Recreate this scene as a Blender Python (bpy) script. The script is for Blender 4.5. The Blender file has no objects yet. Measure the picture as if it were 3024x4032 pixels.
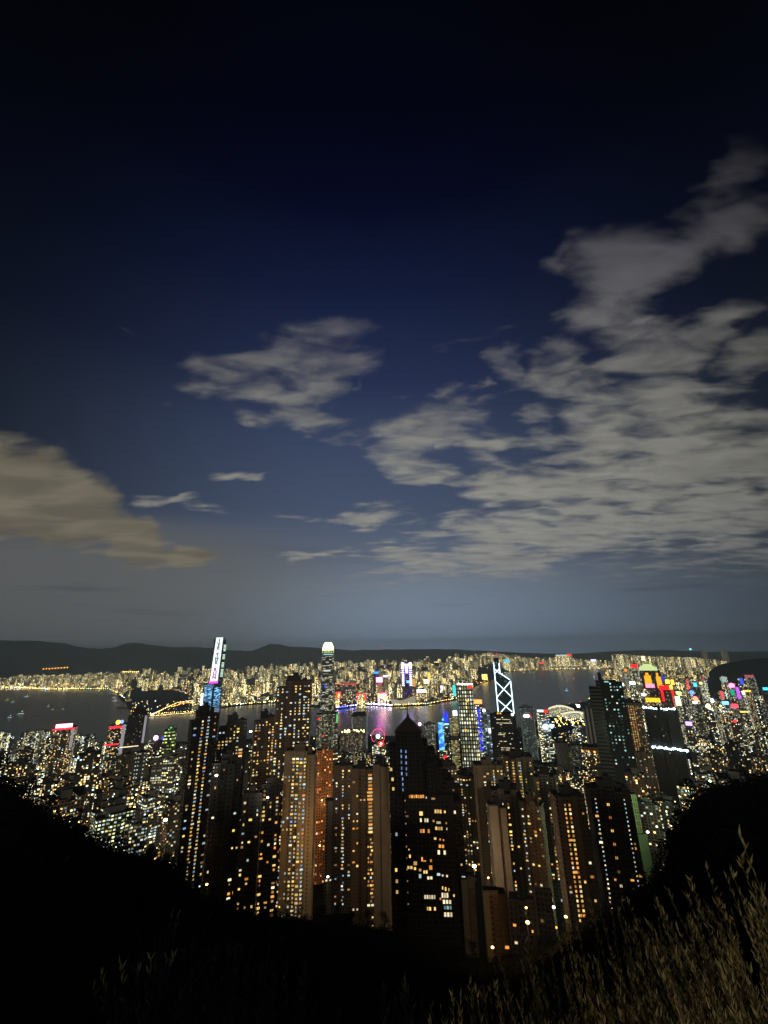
import bpy, math, random
import numpy as np
from mathutils import Vector, Matrix
R_ = math.radians
random.seed(7)
S = bpy.context.scene
C = S.collection

# ------------------------------------------------------------------ camera
F = 424.0; W, H = 768.0, 1024.0
PITCH, ROLL = 18.2, 1.2
CAM = Vector((0, 0, 380))
cam_d = bpy.data.cameras.new('camera'); cam = bpy.data.objects.new('camera', cam_d); C.objects.link(cam)
cam_d.sensor_fit = 'HORIZONTAL'; cam_d.sensor_width = 36; cam_d.lens = 36*F/W
cam_d.clip_start = 0.2; cam_d.clip_end = 60000
RM = Matrix.Rotation(R_(90+PITCH), 3, 'X') @ Matrix.Rotation(R_(-ROLL), 3, 'Z')
cam.matrix_world = Matrix.Translation(CAM) @ RM.to_4x4()
S.camera = cam

def ray(px, py):
    return (RM @ Vector(((px-W/2)/F, -(py-H/2)/F, -1.0))).normalized()
def at(px, py, d):
    v = ray(px, py); k = d/math.hypot(v.x, v.y); return CAM + v*k
def azdep(px, py):
    v = ray(px, py); return math.atan2(v.x, v.y), math.atan2(-v.z, math.hypot(v.x, v.y))
def hit(px, py, z=0.0):
    v = ray(px, py); k = (z-CAM.z)/v.z; return CAM + v*k
def proj(x, y, z):
    v = RM.transposed() @ (Vector((x, y, z))-CAM)
    if v.z > -0.01: return (9999, 9999)
    return (W/2 + F*v.x/-v.z, H/2 - F*v.y/-v.z)
def mpp(px, py, d):
    """metres per picture row/column at horizontal distance d: used only to read real widths"""
    p = at(px, py, d); v = RM.transposed() @ (p-CAM); return -v.z/F
def srgb(r, g, b):
    return tuple(((c/255/12.92) if c/255 <= .04045 else ((c/255+.055)/1.055)**2.4) for c in (r, g, b))
def rgba(c, a=1): return (c[0], c[1], c[2], a)

# ------------------------------------------------------------------ world: night sky with city-lit clouds
world = bpy.data.worlds.new('World'); S.world = world; world.use_nodes = True
nt = world.node_tree; nt.nodes.clear()
class G:
    """small helper for building node graphs"""
    def __init__(s, tree): s.t = tree; s.N = tree.nodes; s.L = tree.links
    def put(s, sock, v):
        if v is None: return
        if hasattr(v, 'is_output') or isinstance(v, bpy.types.NodeSocket): s.L.new(v, sock)
        else:
            if hasattr(sock.default_value, '__len__') and not hasattr(v, '__len__'): v = (v,)*len(sock.default_value)
            if hasattr(v, '__len__') and len(sock.default_value) == 4 and len(v) == 3: v = (*v, 1)
            sock.default_value = v
    def m(s, op, a, b=None, c=None, clamp=False):
        n = s.N.new('ShaderNodeMath'); n.operation = op; n.use_clamp = clamp
        for i, v in enumerate((a, b, c)): s.put(n.inputs[i], v)
        return n.outputs[0]
    def v(s, op, a, b=None, sc=None):
        n = s.N.new('ShaderNodeVectorMath'); n.operation = op
        s.put(n.inputs[0], a)
        if b is not None: s.put(n.inputs[1], b)
        if sc is not None: s.put(n.inputs['Scale'], sc)
        return n.outputs['Value'] if op in ('DOT_PRODUCT', 'LENGTH') else n.outputs[0]
    def comb(s, x, y, z):
        n = s.N.new('ShaderNodeCombineXYZ')
        for i, q in enumerate((x, y, z)): s.put(n.inputs[i], q)
        return n.outputs[0]
    def sep(s, a):
        n = s.N.new('ShaderNodeSeparateXYZ'); s.put(n.inputs[0], a); return n.outputs
    def mix(s, f, a, b, blend='MIX'):
        n = s.N.new('ShaderNodeMix'); n.data_type = 'RGBA'; n.blend_type = blend
        s.put(n.inputs[0], f); s.put(n.inputs[6], a); s.put(n.inputs[7], b); return n.outputs[2]
    def noise(s, vec, scale, detail=4, rough=.5, dist=0, dim='3D'):
        n = s.N.new('ShaderNodeTexNoise'); n.noise_dimensions = dim
        s.put(n.inputs['Vector'], vec); s.put(n.inputs['Scale'], scale); s.put(n.inputs['Detail'], detail)
        s.put(n.inputs['Roughness'], rough); s.put(n.inputs['Distortion'], dist); return n.outputs
    def white(s, vec):
        n = s.N.new('ShaderNodeTexWhiteNoise'); n.noise_dimensions = '3D'; s.put(n.inputs['Vector'], vec); return n.outputs
    def ramp(s, f, stops, interp='LINEAR'):
        n = s.N.new('ShaderNodeValToRGB'); e = n.color_ramp.elements; n.color_ramp.interpolation = interp
        while len(e) < len(stops): e.new(0.5)
        for i, (p, c) in enumerate(stops): e[i].position = p; e[i].color = rgba(c)
        s.put(n.inputs[0], f); return n.outputs[0]
    def smooth(s, v, a, b):
        n = s.N.new('ShaderNodeMapRange'); n.interpolation_type = 'SMOOTHSTEP'
        s.put(n.inputs[0], v); n.inputs[1].default_value = a; n.inputs[2].default_value = b; return n.outputs[0]

g = G(nt)
tc = g.N.new('ShaderNodeTexCoord').outputs['Generated']
dx, dy, dz = g.sep(tc)
dyc = g.m('MAXIMUM', dy, 0.08)
XZ = g.comb(g.m('DIVIDE', dx, dyc), g.m('DIVIDE', dz, dyc), 0)           # a fixed vertical plane due north
elev = g.m('DIVIDE', g.m('ARCSINE', dz), math.pi/2)
Xs = g.m('DIVIDE', dx, dyc)
dzp = g.m('ADD', g.m('MAXIMUM', dz, 0.0), 0.10)
P = g.comb(g.m('DIVIDE', dx, dzp), g.m('DIVIDE', dy, dzp), 0)            # flat cloud layer overhead
base = g.ramp(elev, [(0.0, srgb(140, 162, 190)), (.03, srgb(128, 146, 168)), (.09, srgb(119, 131, 147)), (.14, srgb(91, 103, 124)), (.20, srgb(71, 83, 107)), (.30, srgb(58, 70, 97)),
                     (.39, srgb(37, 47, 78)), (.50, srgb(18, 27, 57)), (.60, srgb(4, 7, 32)), (.68, srgb(1, 2, 18)), (.79, srgb(0, 1, 7))])
# the east and west ends of the sky are darker than the north over the city
vx = g.m('SUBTRACT', Xs, -.04)
vig = g.m('ADD', .12, g.m('MULTIPLY', .90, g.m('EXPONENT', g.m('MULTIPLY', g.m('MULTIPLY', vx, vx), -2.1))))
base = g.mix(1.0, base, g.comb(vig, vig, vig), 'MULTIPLY')
# warm grey sheet of low cloud in the west
lown = g.noise(g.comb(g.m('MULTIPLY', Xs, 1.6), g.m('MULTIPLY', elev, 20), 4.0), 1.0, 4, .5)[0]
lowleft = g.m('MULTIPLY', g.smooth(Xs, .16, -.55), g.m('SUBTRACT', 1.0, g.smooth(g.m('ADD', elev, g.m('MULTIPLY', g.m('SUBTRACT', lown, .5), .16)), .10, .20)), clamp=True)
base = g.mix(g.m('MULTIPLY', lowleft, .85), base, srgb(96, 97, 96))

wn = g.noise(g.v('MULTIPLY', XZ, (1.0, 2.2, 1)), 5.0, 3, .5)[1]
wv = g.v('MULTIPLY', g.v('SUBTRACT', wn, (.5, .5, .5)), (.26, .12, 0))
XZW = g.v('ADD', XZ, wv)
def blob(cx, cy, rx, ry, rot=0, w=1.0):
    c = ray(cx, cy); c2 = (c.x/c.y, c.z/c.y)
    def pt(x, y): q = ray(x, y); return Vector((q.x/q.y, q.z/q.y, 0))
    ca, sa = math.cos(R_(rot)), math.sin(R_(rot))
    ex = (pt(cx+rx*ca, cy-rx*sa)-pt(cx-rx*ca, cy+rx*sa))/2
    ey = (pt(cx+ry*sa, cy+ry*ca)-pt(cx-ry*sa, cy-ry*ca))/2
    d = ex.x*ey.y-ex.y*ey.x
    if abs(d) < 1e-9: d = 1e-9
    # inverse affine: rows
    r1 = Vector((ey.y/d, -ey.x/d, 0)); r2 = Vector((-ex.y/d, ex.x/d, 0))
    q = g.v('SUBTRACT', XZW, (c2[0], c2[1], 0))
    u = g.v('DOT_PRODUCT', q, tuple(r1)); v = g.v('DOT_PRODUCT', q, tuple(r2))
    r = g.m('ADD', g.m('MULTIPLY', u, u), g.m('MULTIPLY', v, v))
    return g.m('SUBTRACT', w, g.m('MULTIPLY', g.m('SQRT', r), max(w, .9)))   # w at the centre, 0 at the rim, negative outside
RB = [(712, 480, 150, 85, 0, 1.2), (614, 503, 125, 52, 0, 1.2), (520, 478, 62, 28, 6, 1.1), (486, 557, 115, 22, 4, 1), (404, 558, 42, 13, 0, .8),
      (560, 530, 140, 34, 4, 1.15), (626, 410, 90, 36, 10, 1.1), (591, 449, 85, 24, 0, 1.1), (540, 452, 30, 18, 0, .9), (540, 421, 26, 20, 20, .9), (558, 368, 36, 30, 25, .9),
      (603, 370, 44, 20, 35, .9), (649, 347, 72, 26, 15, 1), (708, 330, 62, 24, 28, .9), (756, 350, 46, 22, 20, .8), (696, 395, 80, 22, 0, .5),
      (505, 363, 26, 18, 15, .9), (442, 396, 24, 16, 30, .5), (472, 380, 18, 10, 40, .45), (423, 435, 46, 32, 10, .9), (423, 477, 40, 10, 12, .6), (493, 449, 32, 11, 12, .7), (455, 455, 20, 10, 0, .5),
      (621, 272, 50, 40, 10, .95), (684, 258, 70, 30, 25, .6), (735, 232, 52, 34, 35, .5), (586, 312, 38, 30, 20, .35), (731, 167, 70, 30, 40, .5), (563, 267, 26, 30, 0, .4), (640, 320, 50, 14, 20, .3),
      (218, 373, 44, 20, 0, .85), (268, 362, 50, 20, 8, .85), (326, 369, 42, 20, -6, .9), (298, 408, 60, 19, -12, .95), (331, 394, 36, 26, 0, .85), (356, 385, 26, 24, 0, .5),
      (333, 332, 50, 22, 0, .5), (133, 337, 30, 18, 0, .08), (165, 399, 32, 12, 0, .2), (142, 500, 26, 12, 10, .55), (176, 494, 26, 8, 20, .55), (208, 508, 38, 9, -4, .42),
      (360, 517, 50, 7, 0, .7), (330, 552, 40, 5, 0, .6), (250, 470, 44, 6, 10, .35), (470, 340, 50, 12, 20, .35), (390, 400, 40, 12, 0, .4), (385, 540, 32, 5, 0, .4)]
LB = [(6, 484, 84, 52, -10, 1.3), (66, 508, 68, 40, -18, 1.3), (126, 537, 52, 24, -18, 1.2), (184, 551, 40, 12, -4, .9)]
def union(lst):
    o = None
    for b in lst:
        v = blob(*b); o = v if o is None else g.m('SMOOTH_MAX', o, v, .12)
    return o
P1 = g.v('MULTIPLY', P, (1.0, 1.9, 1))
n1 = g.noise(P1, 2.3, 6, .52, .5)[0]
n2 = g.noise(g.v('ADD', P1, (9.1, 3.3, 0)), 5.2, 4, .5, .5)[0]
nn = g.m('ADD', g.m('MULTIPLY', g.m('SUBTRACT', n1, .5), 2.6), g.m('MULTIPLY', g.m('SUBTRACT', n2, .5), 2.0))
MR = union(RB)
fR = g.m('ADD', g.m('ADD', g.m('MINIMUM', g.m('MAXIMUM', MR, -1.2), .46), nn), g.m('MULTIPLY', g.m('MULTIPLY', g.smooth(MR, .1, .9), g.smooth(elev, .33, .14)), .34))
dR = g.smooth(fR, -.30, .86)
ML = union(LB)
fL = g.m('ADD', g.m('MINIMUM', g.m('MAXIMUM', ML, -1.2), .9), g.m('MULTIPLY', nn, .26))
dL = g.smooth(fL, -.10, .50)
cR = g.ramp(elev, [(.0, srgb(110, 114, 118)), (.12, srgb(130, 130, 126)), (.22, srgb(132, 131, 124)), (.33, srgb(118, 117, 113)), (.45, srgb(88, 87, 92)), (.55, srgb(60, 59, 65)), (.68, srgb(28, 28, 35)), (.85, srgb(10, 10, 14))])
n3 = g.noise(g.v('MULTIPLY', P, (1.0, 2.6, 1)), 6.5, 4, .5, .4)[0]
shade = g.m('ADD', .50, g.m('ADD', g.m('MULTIPLY', n2, .55), g.m('MULTIPLY', n3, .62)))
cR = g.mix(1.0, cR, g.comb(shade, shade, shade), 'MULTIPLY')
vig2 = g.m('MAXIMUM', g.m('SUBTRACT', 1.12, g.m('MULTIPLY', g.m('POWER', g.m('ABSOLUTE', g.m('SUBTRACT', Xs, .05)), 2.0), .52)), .2)
cR = g.mix(1.0, cR, g.comb(vig2, vig2, vig2), 'MULTIPLY')
cL = g.mix(g.smooth(n1, .35, .65), srgb(101, 95, 82), srgb(122, 116, 100))
sky = g.mix(g.m('MULTIPLY', dR, g.m('MULTIPLY', .93, g.smooth(elev, .035, .13))), base, cR)
sky = g.mix(g.m('MULTIPLY', dL, .95), sky, cL)
# thin dark streaks in the low cloud
st = g.noise(g.comb(g.m('MULTIPLY', Xs, 2.2), g.m('MULTIPLY', elev, 46), 0), 1.0, 4, .5)[0]
sm = g.m('MULTIPLY', g.m('MULTIPLY', g.smooth(st, .56, .72), g.m('SUBTRACT', 1, g.smooth(elev, .10, .17))), g.smooth(elev, .012, .03))
sky = g.mix(g.m('MULTIPLY', sm, .34), sky, srgb(52, 58, 66))
nish = g.N.new('ShaderNodeTexSky'); nish.sky_type = 'NISHITA'; nish.sun_disc = False
nish.sun_elevation = R_(18); nish.sun_rotation = R_(200)
bg1 = g.N.new('ShaderNodeBackground'); g.L.new(sky, bg1.inputs[0]); bg1.inputs[1].default_value = 1.0
bg2 = g.N.new('ShaderNodeBackground'); g.L.new(nish.outputs[0], bg2.inputs[0]); bg2.inputs[1].default_value = 0.00005
ad = g.N.new('ShaderNodeAddShader'); g.L.new(bg1.outputs[0], ad.inputs[0]); g.L.new(bg2.outputs[0], ad.inputs[1])
ow = g.N.new('ShaderNodeOutputWorld'); g.L.new(ad.outputs[0], ow.inputs[0])
world.cycles.sampling_method = 'MANUAL'; world.cycles.sample_map_resolution = 512

# ------------------------------------------------------------------ the one sun lamp: warm fill added behind the viewer to light facades and shrubs
sl = bpy.data.lights.new('added_warm_sun', 'SUN'); sl.energy = 0.36; sl.angle = R_(3); sl.color = (1.0, .80, .55)
so = bpy.data.objects.new('added_warm_sun', sl); C.objects.link(so)
so.rotation_euler = Vector((-0.08, 1.0, -.31)).to_track_quat('-Z', 'Y').to_euler(); so.location = (0, -50, 600)

S.view_settings.view_transform = 'Standard'; S.view_settings.look = 'None'
S.view_settings.exposure = 0; S.view_settings.gamma = 1
S.cycles.use_denoising = True
S.cycles.max_bounces = 3; S.cycles.diffuse_bounces = 1; S.cycles.glossy_bounces = 2; S.cycles.volume_bounces = 0
S.cycles.transparent_max_bounces = 6; S.cycles.caustics_reflective = False; S.cycles.caustics_refractive = False
S.cycles.sample_clamp_indirect = 3.0
SKY_ONLY = False
#@@CITY
# ------------------------------------------------------------------ materials
def newmat(name):
    m = bpy.data.materials.new(name); m.use_nodes = True; m.node_tree.nodes.clear(); return m, G(m.node_tree)
def outp(gg, sh):
    o = gg.N.new('ShaderNodeOutputMaterial'); gg.L.new(sh, o.inputs[0])
def princ(gg, col, rough=.8, emis=None, estr=None, normal=None):
    p = gg.N.new('ShaderNodeBsdfPrincipled')
    if not hasattr(rough, 'node') and rough >= .85: p.inputs['Specular IOR Level'].default_value = 0
    gg.put(p.inputs['Base Color'], col); gg.put(p.inputs['Roughness'], rough)
    if emis is not None: gg.put(p.inputs['Emission Color'], emis); gg.put(p.inputs['Emission Strength'], estr)
    if normal is not None: gg.L.new(normal, p.inputs['Normal'])
    return p
def plain(name, col, rough=.85, var=.35, scale=.2):
    m, q = newmat(name)
    t = q.N.new('ShaderNodeTexCoord').outputs['Object']
    n = q.noise(t, scale, 4)[0]
    c = q.mix(n, tuple(c*(1-var) for c in col), tuple(min(1, c*(1+var)) for c in col))
    outp(q, princ(q, c, rough).outputs[0]); return m
def glow(name, col, strength, sample='AUTO', flick=0.0):
    m, q = newmat(name)
    if flick:
        t = q.N.new('ShaderNodeTexCoord').outputs['Object']
        n = q.noise(t, .45, 2)[0]
        r = q.N.new('ShaderNodeObjectInfo').outputs['Random']
        st = q.m('MULTIPLY', q.m('ADD', 1-flick, q.m('MULTIPLY', n, flick*2)), q.m('MULTIPLY', strength, q.m('ADD', .45, q.m('MULTIPLY', r, 1.1))))
    else: st = strength
    outp(q, princ(q, (.02, .02, .02), .5, col, st).outputs[0])
    try: m.cycles.emission_sampling = sample
    except Exception: pass
    return m
WARM = [(0, srgb(255, 182, 96)), (.13, srgb(255, 212, 132)), (.4, srgb(252, 228, 156)), (.66, srgb(246, 240, 196)), (.84, srgb(222, 240, 226)), (.95, srgb(170, 215, 240))]
OFFICE = [(0, srgb(255, 226, 150)), (.35, srgb(240, 240, 190)), (.6, srgb(215, 235, 220)), (.85, srgb(190, 220, 235))]
YEL = [(0, srgb(250, 222, 120)), (.5, srgb(238, 232, 160)), (.85, srgb(225, 235, 200))]
COOL = [(0, srgb(150, 215, 205)), (.5, srgb(200, 230, 225)), (.85, srgb(230, 240, 215))]
ORG = [(0, srgb(255, 150, 80)), (.5, srgb(255, 178, 108)), (.85, srgb(255, 214, 160))]
FARC = [(0, srgb(250, 206, 104)), (.34, srgb(240, 226, 150)), (.6, srgb(226, 232, 196)), (.85, srgb(200, 220, 215)), (.96, srgb(255, 170, 90))]
def facade(name, wall, glass=(.02, .022, .026), cw=3.2, ch=3.1, fw=.56, fh=.5, lit=.25, strength=1.0, ramp=WARM, run=1, colvar=.5, objvar=.8, island=False, rough=.75, spread=1.0, bright_obj=.6, blank=0.0):
    m, q = newmat(name)
    uv = q.N.new('ShaderNodeUVMap'); uv.uv_map = 'uv'
    u, v, _ = q.sep(uv.outputs[0])
    U = q.m('DIVIDE', u, cw); V = q.m('DIVIDE', v, ch)
    cx = q.m('FLOOR', U); cy = q.m('FLOOR', V)
    fx = q.m('ABSOLUTE', q.m('SUBTRACT', q.m('FRACT', U), .5)); fy = q.m('ABSOLUTE', q.m('SUBTRACT', q.m('FRACT', V), .5))
    inw = q.m('MULTIPLY', q.m('LESS_THAN', fx, fw/2), q.m('LESS_THAN', fy, fh/2))
    rnd = q.N.new('ShaderNodeNewGeometry').outputs['Random Per Island'] if island else q.N.new('ShaderNodeObjectInfo').outputs['Random']
    sd = q.m('MULTIPLY', rnd, 971.0)
    w1 = q.white(q.comb(q.m('FLOOR', q.m('DIVIDE', cx, run)) if run > 1 else cx, cy, sd))
    w2 = q.white(q.comb(cx, cy, q.m('ADD', sd, 31.7)))
    wc = q.white(q.comb(cx, 0, q.m('ADD', sd, 77.1)))[0]                      # some window columns are brighter (lift halls, stairs)
    o2 = q.white(q.comb(sd, 3.3, 1.1))
    p = q.m('MULTIPLY', lit, q.m('ADD', 1-objvar, q.m('MULTIPLY', o2[0], 2*objvar)))
    p = q.m('MULTIPLY', p, q.m('ADD', 1-colvar, q.m('MULTIPLY', wc, 2*colvar)))
    on = q.m('MULTIPLY', q.m('LESS_THAN', w1[0], p), inw)
    col = q.ramp(q.m('MULTIPLY', w2[0], spread), ramp, 'CONSTANT')
    ws = q.sep(w2[1])
    o3 = q.sep(o2[1])[1]
    st = q.m('MULTIPLY', q.m('MULTIPLY', strength, q.m('ADD', .18, q.m('MULTIPLY', q.m('POWER', ws[1], 2.2), 1.6))), q.m('ADD', 1-bright_obj, q.m('MULTIPLY', o3, 2*bright_obj)))
    ns = q.noise(q.comb(u, v, 0), .12, 3)[0]
    wallc = q.mix(ns, tuple(c*.75 for c in wall), tuple(c*1.25 for c in wall))
    dw = q.m('MULTIPLY', inw, q.m('GREATER_THAN', wc, blank)) if blank else inw
    slab = q.m('GREATER_THAN', fy, .46)
    wallc = q.mix(q.m('MULTIPLY', slab, .35), wallc, tuple(c*.55 for c in wall))
    bc = q.mix(dw, wallc, glass)
    rg = q.m('SUBTRACT', rough, q.m('MULTIPLY', inw, rough-.25))
    outp(q, princ(q, bc, rg, col, q.m('MULTIPLY', on, st)).outputs[0])
    m.cycles.emission_sampling = 'NONE'
    return m
ROOF = plain('roof_felt', (.045, .042, .04), .9)
CONC = plain('concrete', (.24, .20, .155), .85, .25, .15)
CONCG = plain('grey_concrete', (.20, .20, .20), .85, .25, .15)
DARKM = plain('dark_metal', (.02, .02, .022), .5)
MF = {
 'tan':   facade('tan_facade', (.34, .265, .18), glass=(.10, .085, .06), lit=.0, strength=0, blank=.4, fw=.5, cw=2.7),
 'brown': facade('brown_facade', (.17, .13, .10), glass=(.045, .04, .035), lit=.0, strength=0, blank=.45, cw=2.5, fw=.6),
 'dark':  facade('dark_facade', (.020, .019, .020), glass=(.012, .012, .014), lit=.0, strength=0, blank=.3, rough=.9),
 'grey':  facade('grey_facade', (.22, .21, .19), glass=(.06, .055, .05), lit=.0, strength=0, cw=3.6, fw=.62, fh=.55, blank=.4),
 'orange': facade('orange_facade', (.48, .24, .12), glass=(.12, .04, .02), lit=.12, strength=1.2, ramp=ORG, cw=2.9, fw=.6, fh=.55),
 'midtan': facade('mid_tan_facade', (.26, .20, .14), lit=.30, strength=2.2, ramp=WARM, cw=3.0, fw=.62, fh=.55, run=1),
 'midbrown': facade('mid_brown_facade', (.13, .10, .08), lit=.30, strength=2.1, ramp=WARM, cw=3.4, fw=.62, fh=.58),
 'middark': facade('mid_dark_facade', (.045, .045, .05), lit=.30, strength=2.4, ramp=WARM, cw=4.2, fw=.6, fh=.6, run=1),
 'midgrey': facade('mid_grey_facade', (.20, .20, .20), lit=.36, strength=2.2, ramp=OFFICE, cw=3.6, fw=.66, fh=.5, run=3),
 'office': facade('office_facade', (.06, .07, .08), lit=.55, strength=2.2, ramp=OFFICE, cw=4.0, ch=3.9, fw=.86, fh=.5, run=4, colvar=.1),
 'stripe': facade('striped_office_facade', (.12, .11, .09), lit=.85, strength=1.7, ramp=YEL, cw=5, ch=4.2, fw=.96, fh=.45, run=5, colvar=.05, objvar=.1),
 'far':   facade('far_facade', (.16, .15, .12), lit=.52, strength=3.6, ramp=FARC, cw=6.0, ch=6.0, fw=.7, fh=.6, colvar=.85, objvar=.85, bright_obj=.95),
 'fari':  facade('far_facade_mass', (.16, .15, .12), lit=.52, strength=3.6, ramp=FARC, cw=6.0, ch=6.0, fw=.7, fh=.6, colvar=.85, objvar=.85, island=True, bright_obj=.95),
 'farw':  facade('wan_chai_facade', (.13, .12, .13), lit=.44, strength=2.5, ramp=OFFICE, cw=4.2, ch=4.0, fw=.72, fh=.6, colvar=.6, objvar=.85, bright_obj=.8, run=2),
}
MF['farwi'] = facade('packed_tower_facade', (.12, .11, .11), lit=.42, strength=2.4, ramp=OFFICE, cw=3.8, ch=3.6, fw=.7, fh=.6, colvar=.6, objvar=.85, bright_obj=.8, island=True)
for k, c, s_ in (('w_warm', (255, 208, 120), 1.5), ('w_yellow', (255, 222, 120), 1.9), ('w_orange', (255, 168, 80), 1.3), ('w_cream', (255, 236, 190), 1.6),
                 ('w_cool', (205, 232, 235), 1.3), ('w_blue', (140, 180, 235), 1.1), ('w_teal', (150, 205, 200), .9), ('w_dim', (230, 180, 110), .55)):
    MF[k] = glow('lit_'+k[2:], srgb(*c), s_*.62, 'NONE', .45)
def E(name, c, s_, sample='AUTO'):
    k = 'glow_'+name
    if k not in MF: MF[k] = glow(k, srgb(*c), s_, sample, .55 if name.startswith('wc') else 0)
    return MF[k]

# ------------------------------------------------------------------ mesh building
class MB:
    def __init__(s): s.v = []; s.f = []; s.uv = []; s.mi = []
    def quad(s, p, uv=None, mi=0):
        i = len(s.v); s.v += [tuple(q) for q in p]; s.f.append(tuple(range(i, i+len(p))))
        s.uv += (uv or [(0, 0)]*len(p)); s.mi.append(mi)
    def prism(s, poly, z0, z1, side=0, top=1, taper=None, bottom=False):
        n = len(poly); cx = sum(p[0] for p in poly)/n; cy = sum(p[1] for p in poly)/n
        t = taper if taper is not None else 1.0
        up = [(cx+(p[0]-cx)*t, cy+(p[1]-cy)*t) for p in poly]
        u = random.randint(0, 40)*17.0
        for i in range(n):
            a, b = poly[i], poly[(i+1) % n]; c, d = up[(i+1) % n], up[i]
            L = math.hypot(b[0]-a[0], b[1]-a[1])
            s.quad([(*a, z0), (*b, z0), (*c, z1), (*d, z1)], [(u, z0), (u+L, z0), (u+L, z1), (u, z1)], side)
            u += L
        if t > 0.01: s.quad([(*p, z1) for p in up], [(p[0], p[1]) for p in up], top)
        if bottom: s.quad([(*p, z0) for p in reversed(poly)], None, top)
    def box(s, x0, x1, y0, y1, z0, z1, side=0, top=1, bottom=False, uvlocal=False):
        s.prism([(x0, y0), (x1, y0), (x1, y1), (x0, y1)], z0, z1, side, top, None, bottom)
    def beam(s, a, b, r, mi=0):
        a = Vector(a); b = Vector(b); d = (b-a).normalized()
        e = d.cross(Vector((0, 1, 0))) if abs(d.y) < .9 else d.cross(Vector((1, 0, 0))); e.normalize(); f = d.cross(e)
        c = [(e+f)*r, (e-f)*r, (-e-f)*r, (f-e)*r]
        for i in range(4): s.quad([a+c[i], b+c[i], b+c[(i+1) % 4], a+c[(i+1) % 4]], None, mi)
        s.quad([a+q for q in c], None, mi); s.quad([b+q for q in reversed(c)], None, mi)
    def tube(s, pts, rad, n=5, mi=0):
        prev = None
        for k, p in enumerate(pts):
            p = Vector(p); r = rad[k] if hasattr(rad, '__len__') else rad
            ring = [p+Vector((math.cos(2*math.pi*i/n)*r, math.sin(2*math.pi*i/n)*r, 0)) for i in range(n)]
            if prev:
                for i in range(n): s.quad([prev[i], prev[(i+1) % n], ring[(i+1) % n], ring[i]], None, mi)
            prev = ring
        s.quad(prev, None, mi)
    def ball(s, c, r, mi=0, n=8, m_=5, sz=1.0):
        for j in range(m_):
            for i in range(n):
                q = []
                for (ii, jj) in ((i, j), (i+1, j), (i+1, j+1), (i, j+1)):
                    th = math.pi*jj/m_; ph = 2*math.pi*ii/n
                    q.append((c[0]+r*math.sin(th)*math.cos(ph), c[1]+r*math.sin(th)*math.sin(ph), c[2]-r*sz*math.cos(th)))
                s.quad(q, None, mi)
    def mesh(s, name, mats):
        me = bpy.data.meshes.new(name); me.from_pydata(s.v, [], s.f)
        ul = me.uv_layers.new(name='uv'); ul.data.foreach_set('uv', np.array(s.uv, dtype=np.float32).ravel())
        for m in mats: me.materials.append(m)
        me.polygons.foreach_set('material_index', s.mi); me.update(); return me
def link(name, data, parent=None, loc=None, rz=None):
    o = bpy.data.objects.new(name, data); C.objects.link(o)
    if parent is not None: o.parent = parent
    if loc is not None: o.location = loc
    if rz is not None: o.rotation_euler = (0, 0, rz)
    return o
def tag(o, label=None, cat=None, group=None, kind=None):
    if label: o['label'] = label
    if cat: o['category'] = cat
    if group: o['group'] = group
    if kind: o['kind'] = kind
    return o

# ------------------------------------------------------------------ land, water, hills
def cv(pts):
    a = sorted([(math.degrees(azdep(x, y)[0]), math.degrees(azdep(x, y)[1])) for x, y in pts])
    return np.array([p[0] for p in a]), np.array([p[1] for p in a])
SIL = [(0, 766), (20, 780), (37, 794), (59, 806), (88, 823), (110, 838), (146, 847), (172, 853), (205, 889), (250, 903), (300, 908), (340, 912), (400, 922), (440, 938), (480, 950), (520, 946), (560, 925),
       (600, 905), (632, 880), (649, 871), (661, 855), (665, 841), (660, 825), (678, 804), (700, 781), (742, 772), (768, 766)]
SA, SD = cv(SIL)
RDa = np.array([-60, -40, -22, -8, 10, 22, 30, 60]); RDd = np.array([230, 250, 330, 400, 400, 360, 300, 280])
HKC = [(0, 746), (60, 746), (120, 745), (200, 742), (300, 738), (340, 736), (400, 737), (460, 733), (500, 733), (517, 730), (536, 722), (548, 712), (550, 707), (575, 704), (591, 701), (604, 676), (622, 668), (680, 665), (768, 664)]
KWC = [(-60, 690), (0, 688), (50, 690), (108, 689.5), (125, 700), (130, 713), (153, 716), (196, 713), (236, 706), (275, 703), (335, 710), (366, 705.5), (391, 707), (427, 705.5), (457, 700), (474, 687), (482, 683), (493, 681), (500, 675), (510, 671.5),
       (540, 670), (600, 668.6), (700, 666)]
def dcurve(pts, z=0):
    a = sorted([(azdep(x, y)[0], (CAM.z-z)/math.tan(azdep(x, y)[1])) for x, y in pts])
    return np.array([math.degrees(p[0]) for p in a]), np.array([p[1] for p in a])
HA, HD = dcurve(HKC); KA, KD = dcurve(KWC)
HD = np.minimum(HD, 9000)
def hk_coast(a): return float(np.interp(a, HA, HD))
def kw_coast(a): return float(np.interp(a, KA, KD))
BD = np.array([380, 430, 600, 800, 1100, 1400, 1650, 40000]); BZ = np.array([150, 138, 112, 82, 38, 12, 4, 4])
def ground(az, d):
    sdep = float(np.interp(az, SA, SD))+.4; Rr = float(np.interp(az, RDa, RDd))
    if d < Rr:
        k = min(1, d/12.0); a = sdep+4.0*(1-d/Rr)
        return CAM.z-1.7-1.6*k*k*(3-2*k)-d*math.tan(R_(a))
    zR = CAM.z-3.3-Rr*math.tan(R_(sdep))
    return max(float(np.interp(d, BD, BZ)), zR-(d-Rr)*math.tan(R_(sdep+16)))
def gz(x, y):
    return ground(math.degrees(math.atan2(x, y)), math.hypot(x, y))
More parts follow.
